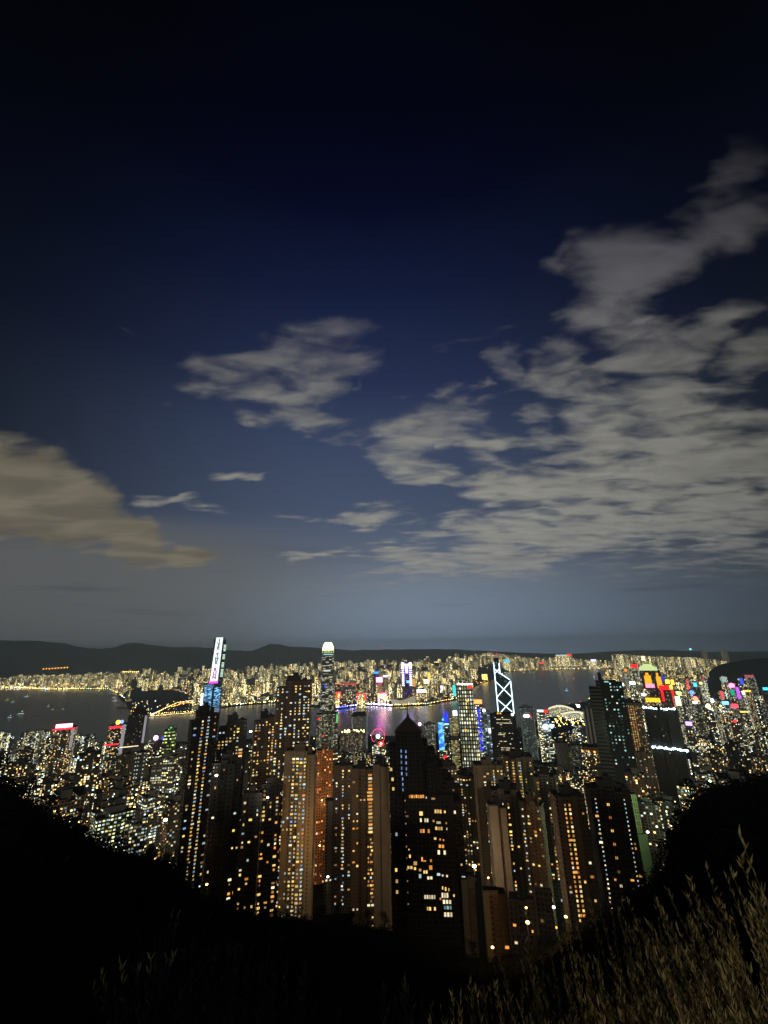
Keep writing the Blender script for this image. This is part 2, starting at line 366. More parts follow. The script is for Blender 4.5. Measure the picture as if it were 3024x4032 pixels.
def polar_grid(name, azs, dfun, zfun, mat, kind='structure'):
    v = []; f = []
    nrow = None
    for a in azs:
        ds = dfun(a); nrow = len(ds)
        for d in ds:
            v.append((d*math.sin(R_(a)), d*math.cos(R_(a)), zfun(a, d)))
    for i in range(len(azs)-1):
        for j in range(nrow-1):
            k = i*nrow+j; f.append((k, k+nrow, k+nrow+1, k+1))
    me = bpy.data.meshes.new(name); me.from_pydata(v, [], f); me.materials.append(mat); me.update()
    for p in me.polygons: p.use_smooth = True
    return tag(link(name, me), kind=kind)
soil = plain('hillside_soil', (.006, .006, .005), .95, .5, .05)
m, q = newmat('city_ground')
t_ = q.N.new('ShaderNodeTexCoord').outputs['Object']
outp(q, princ(q, q.mix(q.noise(t_, .03, 5)[0], (.03, .03, .03), (.09, .085, .075)), .85).outputs[0]); cityg = m
def hk_rows(a):
    Rr = float(np.interp(a, RDa, RDd)); D = hk_coast(a)
    near = [0.4, 1.5, 3, 6, 12, 25, 50, 80, 120, 160, 200]
    near = [n for n in near if n < Rr-20]
    while len(near) < 11: near.append(near[-1]+5)
    r = near+[Rr-.1, Rr+8, Rr+25, Rr+50, Rr+90, Rr+150, Rr+230]
    r += list(np.linspace(Rr+330, D-2, 14))+[D, D+.5]
    return r
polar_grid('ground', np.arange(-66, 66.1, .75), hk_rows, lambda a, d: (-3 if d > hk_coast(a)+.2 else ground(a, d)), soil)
ROSE = [(0, 672), (480, 672), (520, 668), (768, 664)]
def kz(a, d):
    """low flat reclaimed land that climbs inland"""
    D = kw_coast(a); amp = float(np.interp(a, [-50, -15, 0, 8, 30, 50], [30, 60, 120, 190, 190, 190]))
    t = min(1, max(0, (d-D-float(np.interp(a, [-10, 5, 12], [1500, 800, 100])))/float(np.interp(a, [-10, 5, 12], [5000, 3500, 1900])))); return 4+amp*t*t*(3-2*t)
polar_grid('kowloon_ground', np.arange(-66, 66.1, .75), lambda a: [kw_coast(a)-.5, kw_coast(a)]+list(np.linspace(kw_coast(a)+60, 15000, 22)),
           lambda a, d: (-3 if d < kw_coast(a)-.2 else kz(a, d)), cityg)
# water
m, q = newmat('harbour_water')
t_ = q.N.new('ShaderNodeTexCoord').outputs['Object']
nz = q.N.new('ShaderNodeBump'); nz.inputs['Strength'].default_value = .30; nz.inputs['Distance'].default_value = 1.0
hgt = q.m('ADD', q.m('MULTIPLY', q.noise(t_, .035, 4, .6)[0], 3.2), q.m('MULTIPLY', q.noise(t_, .16, 3, .6)[0], .9))
q.L.new(hgt, nz.inputs['Height'])
p = princ(q, (.006, .008, .014), .24, normal=nz.outputs[0]); p.inputs['IOR'].default_value = 1.33
outp(q, p.outputs[0])
mb = MB(); mb.quad([(-17500, -1500, 0), (17500, -1500, 0), (17500, 17500, 0), (-17500, 17500, 0)])
tag(link('water', mb.mesh('water', [m])), kind='structure')
# hills
def hills(name, sil, d, depth, jit, seed):
    a_, dep = cv(sil); rnd = random.Random(seed)
    azs = np.arange(a_[0], a_[-1]+.01, .35)
    ph = [rnd.random()*6 for _ in range(6)]
    def zf(a, dd):
        t = (dd-d)/depth
        crest = CAM.z-d*math.tan(R_(float(np.interp(a, a_, dep))))
        crest += jit*(math.sin(a*2.1+ph[0])+.5*math.sin(a*5.3+ph[1])+.3*math.sin(a*11+ph[2]))
        prof = math.exp(-(t*t)*2.6)
        rid = 1+.12*math.sin(a*7+ph[3]+t*3)*abs(t)
        return max(-2, (crest+20)*prof*rid-20)
    return polar_grid(name, azs, lambda a: list(np.linspace(d-depth*1.3, d+depth*1.2, 15)), zf, plain('hill_scrub_'+name, (.05, .06, .04), .95, .3, .002))
hills('far_hills', [(-70, 643), (0, 640), (40, 641), (64, 643), (75, 646), (100, 649), (115, 647), (125, 643.5), (137, 642.5), (152, 645), (170, 647), (200, 647), (231, 650), (250, 651), (263, 646.7), (270, 644),
       (280, 644), (291, 647), (305, 646.5), (318, 648), (350, 650), (380, 649.5), (420, 649), (450, 649), (490, 651), (530, 653), (580, 654)], 12500, 2600, 5, 3)
hills('eastern_hills', [(570, 654), (600, 652), (622, 650.6), (640, 650), (673, 650), (700, 651.5), (728, 653), (768, 653), (840, 651)], 11800, 2200, 4, 5)
hills('island_hill', [(708, 672), (716, 666), (726, 662.5), (742, 660), (768, 657.5), (800, 656), (860, 656)], 4600, 700, 3, 8)
# ------------------------------------------------------------------ towers
WIN = {}
def winmesh(w, h, key):
    k = (round(w, 1), round(h, 1), key)
    if k not in WIN:
        b = MB(); b.box(-w/2, w/2, -.12, .06, -h/2, h/2, 0, 0, True); WIN[k] = b.mesh('window_'+key[2:], [MF[key]])
    return WIN[k]
PAL = {'warm': ['w_warm', 'w_warm', 'w_yellow', 'w_cream', 'w_orange', 'w_cool', 'w_dim', 'w_dim'],
       'gold': ['w_orange', 'w_warm', 'w_orange', 'w_warm', 'w_dim', 'w_cream'],
       'mixed': ['w_warm', 'w_yellow', 'w_cream', 'w_cool', 'w_cool', 'w_dim', 'w_orange', 'w_blue'],
       'white': ['w_cool', 'w_cream', 'w_cool'], 'blue': ['w_blue', 'w_cool'], 'teal': ['w_teal']}
def frame_of(x0, x1, ytop, d, rot=0, ref=None):
    """real position, width and height of a thing seen between two picture columns at a known distance"""
    px = (x0+x1)/2; p = at(px, ytop, d); sc = mpp(px, ytop, d)
    w = (x1-x0)*sc
    az = math.atan2(p.x, p.y); rz = -az+R_(rot)
    base = gz(p.x, p.y)
    return p, w, rz, base, sc
OCC = []      # occupied ground circles
LMK = []      # (px, phrase) anchors used when naming the lesser towers
VIS = []      # (x0, x1, d, ymin): keep things nearer than d below ymin in these columns
def near_tower(x0, x1, ytop, d, rot, fac, ncol, lit, pal, label, cols=(), ratio=.8, side_lit=.5, roofs=1, masts=(), name='residential_tower', winw=(1.1, 1.5, 1.9, 2.6), stepping=3.0, plainfront=(), seed=None, fl=3.1, topdrop=None):
    rnd = random.Random(seed or hash((x0, d)) % 9999 if seed else int(x0*7+d))
    p, w, rz, base, sc = frame_of(x0, x1, ytop, d, rot)
    w = w/(math.cos(R_(abs(rot)))+ratio*math.sin(R_(abs(rot)))) if rot else w
    dep = w*ratio; H_ = p.z-base
    ext = depth_shift = 0
    root = link(name, None, None, (p.x, p.y, base), rz); root.empty_display_size = 5
    tag(root, label, 'tower block')
    OCC.append((p.x, p.y, w*.75))
    zmin = max(3, CAM.z-d*math.tan(R_(float(np.interp(math.degrees(math.atan2(p.x, p.y)), SA, SD))+2.0))-base)
    b = MB(); cw = w/ncol; offs = []
    pat = [0, 2.2, .9, 3.0, .4, 1.8, 2.6]
    for i in range(ncol):
        o = pat[(i+rnd.randint(0, 6)) % 7] if ncol > 1 else 0
        h = H_-rnd.choice([0, 0, 1.2, stepping]) if topdrop is None else H_-topdrop[i]
        offs.append((o, h))
        b.box(-w/2+i*cw, -w/2+(i+1)*cw, o, dep-o, -30, h, 0, 1)
        b.box(-w/2+i*cw+.1, -w/2+(i+1)*cw-.1, o+.1, o+.5, h, h+1.1, 2, 2)         # parapet
    for i in range(1, ncol):                                                         # narrow dark pipe recess lines
        b.box(-w/2+i*cw-.22, -w/2+i*cw+.22, min(offs[i][0], offs[i-1][0])-.35, dep*.5, -29, min(offs[i][1], offs[i-1][1])-1, 2, 1)
    link('wall', b.mesh('wall', [MF.get(fac) or fac, ROOF, CONC if fac in ('tan', 'orange') else DARKM]), root)
    r = MB()
    hh = max(h for o, h in offs)
    if roofs:
        r.box(-w*.22, w*.16, dep*.3, dep*.7, hh-3, hh+5.5, 0, 1); r.box(-w*.05, w*.1, dep*.35, dep*.6, hh+5.5, hh+8.5, 0, 1)
        r.box(w*.24, w*.36, dep*.35, dep*.6, hh-3, hh+2.6, 0, 1)
        link('roof_house', r.mesh('roof_house', [CONC if fac in ('tan', 'orange') else DARKM, ROOF]), root)
    for mx, mh in masts:
        a = MB(); a.tube([(mx*w, dep*.4, hh), (mx*w, dep*.4, hh+mh)], [.35, .12], 5); link('antenna', a.mesh('antenna', [DARKM]), root)
    spots = []; led_ = MB()
    nfl = int((H_-3)/fl)
    for i in range(ncol):
        if i in plainfront: continue
        o, h = offs[i]
        if i % 2 == 1:                                                                # balcony slabs and air-conditioner ledges
            for k in range(int(zmin/fl), nfl):
                if k*fl < h-2: led_.box(-w/2+(i+.08)*cw, -w/2+(i+.92)*cw, o-.75, o-.02, k*fl+.1, k*fl+.42, 0, 0, True)
        elif cw > 4:
            for k in range(int(zmin/fl), nfl):
                if rnd.random() < .5 and k*fl < h-3: led_.box(-w/2+(i+.80)*cw, -w/2+(i+.80)*cw+.9, o-.5, o-.02, k*fl+.6, k*fl+1.3, 0, 0, True)
        slots = max(1, int(cw/3.6))
        colp = lit*rnd.choice([.5, .9, 1.4, 1.9, 2.5])
        for k in range(2, nfl):
            z = k*fl+1.7
            if z > h-2 or z < zmin: continue
            s = 0
            while s < slots:
                if rnd.random() < colp:
                    ww = rnd.choice(winw); key = rnd.choice(PAL[pal]); u = -w/2+(i+(s+.5)/slots)*cw
                    if abs(u-(-w/2+(i+.5)*cw)) > (cw-ww)/2: ww = max(1.2, cw/slots*.7)
                    spots.append((u, o-.06, z, ww, rnd.choice([1.3, 1.6]), key, 0))
                    if rnd.random() < .35 and s+1 < slots: s += 1; spots.append((u+cw/slots, o-.06, z, min(ww, cw/slots*.7), 1.5, key, 0))
                s += 1
    for sgn in (-1, 1):                                                              # the two flanks
        if rot*sgn > 0 or side_lit > .9:
            o, h = offs[0] if sgn < 0 else offs[-1]
            for k in range(2, nfl):
                z = k*fl+1.7
                if z > h-2 or z < zmin: continue
                for s in range(int(dep/4.5)):
                    if rnd.random() < lit*side_lit: spots.append((sgn*(w/2+.06), 3+s*4.5, z, 1.8, 1.5, rnd.choice(PAL[pal]), sgn))
    for (uf, pp, step, ww, hh2, za, zb) in cols:                                     # stair and lift-hall light columns
        i = min(ncol-1, int(uf*ncol)); o, h = offs[i]
        k = 0
        for kk in range(int(max(zmin, za*H_)/fl), int(min(h-3, zb*H_)/fl)):
            if kk % step: continue
            spots.append((-w/2+uf*w, o-.09, kk*fl+1.6, ww, hh2, rnd.choice(PAL[pp]), 0))
    rnd.shuffle(spots)
    if led_.f: tag(link('ledges', led_.mesh('ledges', [CONC if fac in ('tan', 'orange') else CONCG if fac == 'grey' else plain('dark_ledge', (.10, .085, .07)) if fac == 'brown' else DARKM]), root), kind='stuff')
    rest = MB()
    for n, (x, y, z, ww, wh, key, sd) in enumerate(spots):
        if n < 100:
            o = link('window', winmesh(ww, wh, key), root, (x, y, z), (math.pi/2*sd if sd else None))
        else:
            kk = rnd.randint(0, 4)
            if sd: rest.box(x-.1, x+.1, y-ww/2, y+ww/2, z-wh/2, z+wh/2, kk, kk)
            else: rest.box(x-ww/2, x+ww/2, y-.12, y+.05, z-wh/2, z+wh/2, kk, kk)
    if rest.f: tag(link('more_windows', rest.mesh('more_windows', [MF[k_] for k_ in (PAL[pal]*5)[:5]]), root), kind='stuff')
    return root, w, dep, H_

def c1(x, y): return (x*.12247, 622.2+y*.12247)
def c2(x, y): return (152.4+x*.12247, 622.2+y*.12247)
def c3(x, y): return (304.8+x*.12247, 622.2+y*.12247)
def c4(x, y): return (457.1+x*.12247, 622.2+y*.12247)
def c5(x, y): return (584.1+x*.11084, 622.2+y*.11084)
def l3(x, y): return (355.6+x*.12247, 749.2+y*.12247)
def l4(x, y): return (533.3+x*.14145, 749.2+y*.14145)

# x0, x1, ytop, d, rot, facade, columns, lit, palette, label, extras
near_tower(193, 221, 712, 520, 14, 'dark', 4, .42, 'mixed', 'dark slim tower speckled with yellow and white windows below the white lettered skyscraper', cols=((.35, 'mixed', 1, 1.6, 1.3, .3, .9),), side_lit=.3, topdrop=[8, 0, 0, 3])
near_tower(220, 247, 722, 560, 0, 'dark', 4, .2, 'warm', 'dark tower with a bright yellow column of wide windows and a stepped roof', cols=((.82, 'gold', 1, 4.2, 1.9, .55, .86),), topdrop=[6, 3, 0, 0])
near_tower(214, 243, 762, 440, 6, 'dark', 4, .17, 'mixed', 'very dark low tower with sparse windows in front of the stepped-roof tower', ratio=.7)
near_tower(242, 262, 795, 430, -5, 'dark', 3, .2, 'warm', 'narrow black tower with a few orange windows low in the middle of the row', ratio=.9)
near_tower(262, 282, 782, 445, 4, 'dark', 3, .24, 'gold', 'narrow black tower with orange windows left of the broad tan-sided tower', ratio=.9)
near_tower(255, 276, 717, 620, 6, 'brown', 3, .22, 'warm', 'brown tower with warm windows just left of the tallest tower with two masts', topdrop=[5, 2, 0])
near_tower(276, 312, 681, 570, -4, 'brown', 4, .22, 'mixed', 'tallest brown apartment tower with two thin masts and curved balconies on its right side', masts=((.22, 24), (.40, 20)), topdrop=[7, 0, 0, 0], cols=((.86, 'mixed', 2, 2.2, .6, .4, .98),), stepping=4)
near_tower(283, 316, 752, 480, -7, 'tan', 4, .30, 'mixed', 'broad tan-sided tower with many white and yellow windows in front of the tallest tower', topdrop=[0, 0, 0, 4], plainfront=(3,))
near_tower(317, 334, 750, 660, 5, 'orange', 3, .0, 'gold', 'slim tower glowing orange between a tan tower and a dark tower', cols=())
near_tower(326, 341, 800, 560, 0, 'grey', 2, .10, 'white', 'thin grey tower low in front of the orange glowing tower', cols=((.5, 'white', 1, 1.0, 1.0, .2, .8),), roofs=0)
near_tower(333, 353, 766, 560, -6, 'brown', 3, .26, 'mixed', 'dark brown tower with blue-white and yellow windows right of the orange tower', cols=((.55, 'blue', 2, 1.3, 1.3, .05, .6),))
near_tower(352, 373, 769, 500, 0, 'brown', 3, .12, 'gold', 'brown tower with one bright stacked column of wide warm windows at its right edge', cols=((.86, 'gold', 1, 4.0, 1.8, .60, .97), (.86, 'warm', 2, 1.6, 1.4, .2, .6)))
near_tower(371, 388, 764, 470, -10, CONC, 2, .0, 'warm', 'windowless tan concrete tower side standing next to the black pointed tower', ratio=1.2, plainfront=(0, 1))
near_tower(437, 458, 767, 640, 8, 'brown', 3, .34, 'warm', 'brown tower with rows of greenish yellow windows just right of the black pointed tower')
near_tower(456, 474, 776, 700, -4, 'grey', 3, .22, 'warm', 'slender grey-brown tower with pinkish lights below the white grid skyscraper')
near_tower(474, 504, 766, 620, 9, 'tan', 4, .42, 'warm', 'tan slab tower with many short window rows and a blue dotted stair column', plainfront=(0,), cols=((.66, 'blue', 1, 1.3, 1.8, .55, 1),))
near_tower(503, 533, 757, 640, 6, 'brown', 5, .40, 'warm', 'wide brown tower with many yellow windows and a long blue-white stair column', cols=((.55, 'blue', 1, 1.3, 1.6, .2, 1),))
near_tower(488, 508, 806, 470, 12, CONC, 2, .0, 'warm', 'plain tan tower flank low beside the bright green-white roadside light', ratio=1.0, plainfront=(0, 1))
near_tower(491, 523, 790, 545, 5, 'brown', 5, .26, 'warm', 'low brown tower with speckled windows and square rooftop boxes', topdrop=[2, 0, 5, 0, 8])
near_tower(517, 541, 802, 520, -14, 'tan', 4, .14, 'warm', 'tan tower with a grid of small dark windows and a dotted white stair line', cols=((.16, 'white', 2, 1.2, 1.2, .0, 1),), ratio=.7)
near_tower(534, 559, 775, 585, 8, 'grey', 5, .16, 'warm', 'grey concrete tower with ladder-like balconies and a tall lift house on its roof', topdrop=[3, 0, 0, 2, 0], ratio=.7)
near_tower(553, 588, 797, 440, 16, 'brown', 4, .08, 'gold', 'dark tower with a tan left flank and twin columns of orange windows', cols=((.30, 'gold', 1, 1.7, 1.6, .25, .97), (.46, 'gold', 1, 1.7, 1.6, .3, .97)), side_lit=0)
near_tower(588, 632, 790, 455, 12, 'dark', 5, .07, 'gold', 'wide black tower with two dotted lines of small white lights under an overhanging roof', cols=((.12, 'white', 1, 1.0, 1.0, 0, .97), (.82, 'white', 1, 1.0, 1.0, 0, .97), (.40, 'gold', 3, 1.8, 1.8, .1, .95)), side_lit=0)
near_tower(621, 639, 703, 1080, 0, 'grey', 3, .55, 'gold', 'tower with orange mottled windows right beside the tall dark twin tower')
near_tower(637, 650, 752, 900, 6, 'brown', 3, .22, 'warm', 'narrow brown tower with a vertical string of yellow windows behind the green-lit building', name='residential_tower')

near_tower(461, 474, 878, 400, 0, 'grey', 2, .02, 'warm', 'small dark grey block directly right of the black pointed tower foot', roofs=0)
near_tower(483, 507, 894, 385, 6, 'tan', 3, .05, 'gold', 'low tan terrace building with amber lamps under its flat roof', roofs=0)
near_tower(508, 534, 903, 365, -4, 'dark', 3, .10, 'gold', 'low black house with a few small amber windows above the shrubs', roofs=0)
near_tower(535, 552, 893, 380, 4, 'dark', 2, .06, 'gold', 'small black block behind the shrubs below the balcony tower', roofs=0)

# black pointed tower --------------------------------------------------------------
def landmark_root(name, label, cat, x0, x1, ytop, d, rot=0, anchor=None, ybot=None, base=None):
    p, w, rz, b_, sc = frame_of(x0, x1, ytop, d, rot)
    if base is None: base = b_
    root = link(name, None, None, (p.x, p.y, base), rz); tag(root, label, cat)
    OCC.append((p.x, p.y, max(w*.8, 20)))
    if anchor: LMK.append(((x0+x1)/2, anchor))
    if ybot: VIS.append((x0-1.5, x1+1.5, d, ybot))
    ht = p.z-base
    def zz(py): return at((x0+x1)/2, py, d).z-base
    def xx(px): return (px-(x0+x1)/2)*sc
    return root, w, ht, zz, xx
d_ = 400
root, w, ht, zz, xx = landmark_root('pointed_tower', 'black stepped tower with a pyramid roof and spire, largest in the foreground row', 'tower', 388, 457, 733, d_, 0, None, 900)
b = MB(); dk = MF['dark']
Z = lambda y: zz(y)
b.box(xx(394.5), xx(421), 6, 26, -20, Z(733)); b.box(xx(388), xx(394.4), 8, 26, -20, Z(748)); b.box(xx(421.1), xx(427), 7, 26, -20, Z(744))
b.box(xx(427.1), xx(434), 5, 26, -20, Z(752)); b.box(xx(434.1), xx(441.5), 4, 26, -20, Z(768)); b.box(xx(441.6), xx(449), 3, 26, -20, Z(781)); b.box(xx(449.1), xx(457), 2, 26, -20, Z(802))
b.box(xx(402), xx(448.5), 0, 3.8, -20, Z(795)); b.box(xx(424), xx(433), 1, 5.8, Z(795), Z(762), 0)
rr = random.Random(5)
for i in range(26):
    x = rr.uniform(422, 456); yt = 746+(x-422)*1.45; b.box(xx(x), xx(x)+2.5, 9+rr.random()*4, 14, Z(yt)-6, Z(yt)+rr.uniform(.5, 3))
link('wall', b.mesh('wall', [dk, ROOF]), root)
r = MB(); cx = (xx(394.5)+xx(421))/2; hw = (xx(421)-xx(394.5))/2*1.06
r.prism([(cx-hw, 16-hw*.8), (cx+hw, 16-hw*.8), (cx+hw, 16+hw*.8), (cx-hw, 16+hw*.8)], Z(733.5), Z(720.2), 0, 0, .12, True)
r.prism([(cx-1.6, 14.4), (cx+1.6, 14.4), (cx+1.6, 17.6), (cx-1.6, 17.6)], Z(720.2), Z(717), 0, 0, .6); link('roof', r.mesh('roof', [plain('copper_roof', (.05, .035, .03), .6)]), root)
r = MB(); r.tube([(cx, 16, Z(717)), (cx, 16, Z(707))], [.5, .08], 6); link('spire', r.mesh('spire', [DARKM]), root)
def pw(px, py, wpx, hpx, key, yl):
    sc = mpp(px, py, d_); o = link('window', winmesh(max(.8, wpx*sc), max(.8, hpx*sc), key), root, (xx(px), yl-.1, Z(py)))
for y in (752.5, 758, 764, 770, 775.5): pw(400.3, y, 1.2, 2.7, 'w_blue', 6); pw(405, y+.6, 1.2, 2.5, 'w_blue', 6)
for y in (781, 786.5, 792): pw(401, y, 1.0, 2.6, 'w_blue', 6)
for (x, y, ww, hh, k) in [(405, 820, 7, 2, 0), (478, 385, 122, 30, 1), (554, 395, 10, 16, 3), (607, 403, 34, 16, 4), (508, 525, 32, 34, 0), (640, 507, 58, 34, 0), (692, 510, 16, 20, 0), (770, 520, 18, 26, 2), (398, 547, 28, 14, 4), (530, 580, 68, 34, 2),
                          (602, 585, 16, 18, 0), (640, 598, 40, 20, 2), (698, 602, 12, 16, 1), (532, 668, 78, 34, 1), (640, 645, 60, 30, 0), (700, 648, 10, 20, 2), (608, 728, 22, 20, 0), (645, 735, 14, 16, 1), (670, 740, 12, 14, 1), (652, 790, 46, 30, 1),
                          (652, 840, 66, 38, 2), (411, 875, 16, 26, 0), (502, 898, 14, 34, 1), (520, 912, 30, 10, 1), (568, 908, 18, 22, 1), (450, 932, 32, 30, 0), (408, 967, 44, 26, 0), (446, 975, 20, 22, 0), (484, 986, 22, 22, 0), (532, 1002, 52, 28, 0),
                          (564, 965, 30, 34, 1), (482, 1036, 22, 32, 3), (543, 1050, 66, 26, 5), (620, 1020, 30, 20, 3), (650, 1028, 18, 16, 5), (682, 1032, 16, 18, 5), (796, 948, 14, 16, 0), (805, 1055, 34, 26, 3), (645, 1130, 10, 26, 0), (667, 1138, 14, 30, 0),
                          (690, 1142, 12, 24, 0), (548, 1205, 86, 34, 2), (668, 1190, 72, 44, 2), (725, 1190, 14, 20, 0), (672, 1242, 66, 34, 5), (675, 1288, 62, 30, 6), (676, 1345, 66, 38, 2), (538, 1300, 104, 30, 0), (625, 1218, 14, 18, 1), (815, 1210, 26, 18, 7)]:
    px, py = l3(x, y); k = ['w_warm', 'w_orange', 'w_cream', 'w_cool', 'w_dim', 'w_cream', 'w_teal', 'w_dim'][k]
    if ww > 40:
        n = int(ww/17)
        for i in range(n):
            if rr.random() < .88: pw(px+(-ww/2+(i+.5)*ww/n)*.12247, py+rr.uniform(-.15, .15), ww/n*.12247*.78, hh*.12247*.72, k, 0)
    else: pw(px, py, ww*.12247*.85, hh*.12247*.8, k, 0 if 402 < px < 448 else 2)
for (x, y) in [(268, 185), (278, 268), (282, 348), (300, 730), (290, 1030), (293, 1125), (293, 1215)]:
    px, py = l3(x, y); pw(px+1.2, py, 2.2, 2.8, 'w_warm' if y != 730 else 'w_cool', 8)
for i in range(20):
    px, py = l3(362+i*.9, 420+i*47); pw(403-.0*i, py, .8, 1.2, 'w_dim', 0) if i % 2 == 0 else None
LMK.append((407, 'the black pointed tower'))

# tall dark twin tower -------------------------------------------------------------
root, w, ht, zz, xx = landmark_root('dark_twin_tower', 'very tall thin dark tower with teal-white dotted windows at right', 'tower', 589, 620, 681, 860, 0, 'the tall dark twin tower', 830)
lou = facade('louvre_facade', (.09, .09, .085), lit=.0, strength=0, cw=200, ch=5.5, fw=1, fh=.5)
tealf = facade('teal_dotted_facade', (.012, .018, .02), lit=.34, strength=1.1, ramp=COOL, cw=5.5, ch=5.0, fw=.4, fh=.42, colvar=.5, objvar=.0, bright_obj=0)
b = MB(); b.box(xx(589), xx(600), 4, 34, -10, zz(688), 0, 2); b.box(xx(596), xx(601.5), 3, 30, zz(688), zz(681.5), 0, 2); link('lower_wing', b.mesh('lower_wing', [lou, ROOF, ROOF]), root)
b = MB(); b.box(xx(600.1), xx(614), 0, 32, -10, zz(681), 0, 1); b.box(xx(614.1), xx(620), 3, 32, -10, zz(682.5), 0, 1); link('main_shaft', b.mesh('main_shaft', [tealf, ROOF]), root)
b = MB(); b.box(xx(599), xx(602), 12, 24, zz(681)-2, zz(673), 0, 0); link('lift_core', b.mesh('lift_core', [DARKM]), root)
b = MB(); b.box(xx(604), xx(608), -.3, 2, zz(682.5), zz(681), 0, 0); link('roof_light', b.mesh('roof_light', [MF['w_teal']]), root)
# dark tower with two rows of white lights ------------------------------------------
root, w, ht, zz, xx = landmark_root('dark_banded_tower', 'broad black tower crossed by two rows of cool white floodlights', 'tower', 645, 672, 707, 900, -6, 'the black tower with two white light rows', 800)
b = MB(); b.box(xx(645), xx(656), 3, 42, -10, zz(709)); b.box(xx(656.1), xx(663), 0, 42, -10, zz(709.5)); b.box(xx(663.1), xx(672), 4, 42, -10, zz(710)); link('wall', b.mesh('wall', [facade('black_glass_facade', (.015, .015, .018), lit=.035, strength=1.0, ramp=OFFICE, cw=4, objvar=0)] + [ROOF]), root)
for (ya, n, xa, xb) in ((708.2, 13, 645.5, 671.5), (747.5, 16, 647, 675)):
    for i in range(n):
        if (n == 13 and i == 6): continue
        b = MB(); b.ball((0, 0, 0), 1.4 if i % 3 else 2.0, 0, 6, 4); link('floodlight', b.mesh('floodlight', [E('flood', (205, 235, 240), 6)]), root, (xx(xa+(xb-xa)*i/(n-1)), -1.5, zz(ya)+random.uniform(-1, 1)))
# green scaffold-lit building
root, w, ht, zz, xx = landmark_root('netted_building', 'slim building wrapped in green netting lit by lamps under the dark twin tower', 'building', 627, 635, 794, 640, 8, None)
net = plain('green_netting', (.10, .13, .07), .9, .4, .08)
b = MB(); b.box(xx(627), xx(635), 0, 9, -5, ht); b.box(xx(628), xx(638), -4, 6, -20, ht-38); link('netting', b.mesh('netting', [net, ROOF]), root)
b = MB()
for k in range(0, int(ht), 6): b.box(xx(626.8), xx(635.2), -.5, -.3, k, k+.5)
for k in range(5): b.box(xx(627+k*2), xx(627+k*2)+.35, -.6, -.35, -5, ht)
link('scaffold_poles', b.mesh('scaffold_poles', [plain('bamboo', (.30, .30, .15), .8)]), root)

# ------------------------------------------------------------------ harbour-side landmarks
def simple(name, label, cat, x0, x1, ytop, d, mat, rot=0, anchor=None, ybot=None, ratio=.8, capmat=None, extra=None, base=None):
    root, w, ht, zz, xx = landmark_root(name, label, cat, x0, x1, ytop, d, rot, anchor, ybot, base)
    dd = w*ratio; b = MB(); b.box(-w/2, -w*.17, 0, dd, -3, ht-2.5); b.box(-w*.17+.01, w*.2, -1.5, dd, -3, ht); b.box(w*.2+.01, w/2, .6, dd, -3, ht-1.2)
    b.box(-w*.25, w*.2, dd*.3, dd*.7, ht-3, ht+6, 2, 1)
    link('wall', b.mesh('wall', [mat, capmat or ROOF, CONCG]), root)
    return root, w, ht, zz, xx
def slab(root, name, xa, xb, za, zb, y, mat, th=1.5):
    b = MB(); b.box(min(xa, xb), max(xa, xb), y-th, y, min(za, zb), max(za, zb), 0, 0, True); return link(name, b.mesh(name, [mat]), root)
def orb(root, name, x, y, z, r, mat, sz=1.0):
    b = MB(); b.ball((0, 0, 0), r, 0, 8, 5, sz); return link(name, b.mesh(name, [mat]), root, (x, y, z))
def text(root, name, body, size, mat, loc, rx=math.pi/2, sp=1.0, rz=0, align='CENTER'):
    cu = bpy.data.curves.new(name, 'FONT'); cu.body = body; cu.size = size; cu.align_x = align; cu.space_line = sp; cu.extrude = .25; cu.offset = size*.05
    tmp = bpy.data.objects.new('tmp', cu); C.objects.link(tmp)
    me = bpy.data.meshes.new_from_object(tmp.evaluated_get(bpy.context.evaluated_depsgraph_get())); bpy.data.objects.remove(tmp)
    me.materials.clear(); me.materials.append(mat)
    o = link(name, me, root, loc); o.rotation_euler = (rx, 0, rz); return o

# International tower across the harbour, with its lit lettered face
root, w, ht, zz, xx = landmark_root('lettered_skyscraper', 'tallest skyscraper across the harbour with a glowing white lettered upper face', 'skyscraper', 206, 225, 637.5, 2950, 0, 'the white lettered skyscraper', 712)
glassd = facade('icc_glass', (.03, .035, .045), lit=.25, strength=.6, ramp=COOL, cw=9, ch=7)
zb = zz(683); b = MB()
oct_ = lambda x0, x1, y0, y1, c: [(x0+c, y0), (x1-c, y0), (x1, y0+c), (x1, y1-c), (x1-c, y1), (x0+c, y1), (x0, y1-c), (x0, y0+c)]
b.prism(oct_(xx(209), xx(226), 0, 66, 9), -2, zb); b.prism(oct_(xx(214), xx(226.3), 6, 60, 8), zb, zz(638.5), 0, 1, .93); link('tower_body', b.mesh('tower_body', [glassd, ROOF]), root)
led = E('white_led', (240, 255, 253), 1.5)
b = MB(); za = zz(681); zt = zz(637.5)
PL, PR, TL, TR_ = xx(214.2), xx(221.4), xx(216.3), xx(222.7)
b.quad([(PL, -1.5, za), (PR, -3.5, za), (TR_, 0.5, zt), (TL, 2, zt)], None, 0)
b.quad([(PR, -3.5, za), (PL, -1.5, za), (PL, 4, za), (PR, 4, za)], None, 1)
b.quad([(PL, -1.5, za), (TL, 2, zt), (TL, 6, zt), (PL, 4, za)], None, 1); b.quad([(TR_, .5, zt), (PR, -3.5, za), (PR, 4, za), (TR_, 6, zt)], None, 1)
b.quad([(TL, 2, zt), (TR_, .5, zt), (TR_, 6, zt), (TL, 6, zt)], None, 1)
pan = link('led_face', b.mesh('led_face', [led, DARKM]), root)
inkd, inkp = plain('dark_letter', (.03, .04, .05), .8), E('magenta_letter', (225, 40, 190), .8)
hl = (zt-za)/11.6
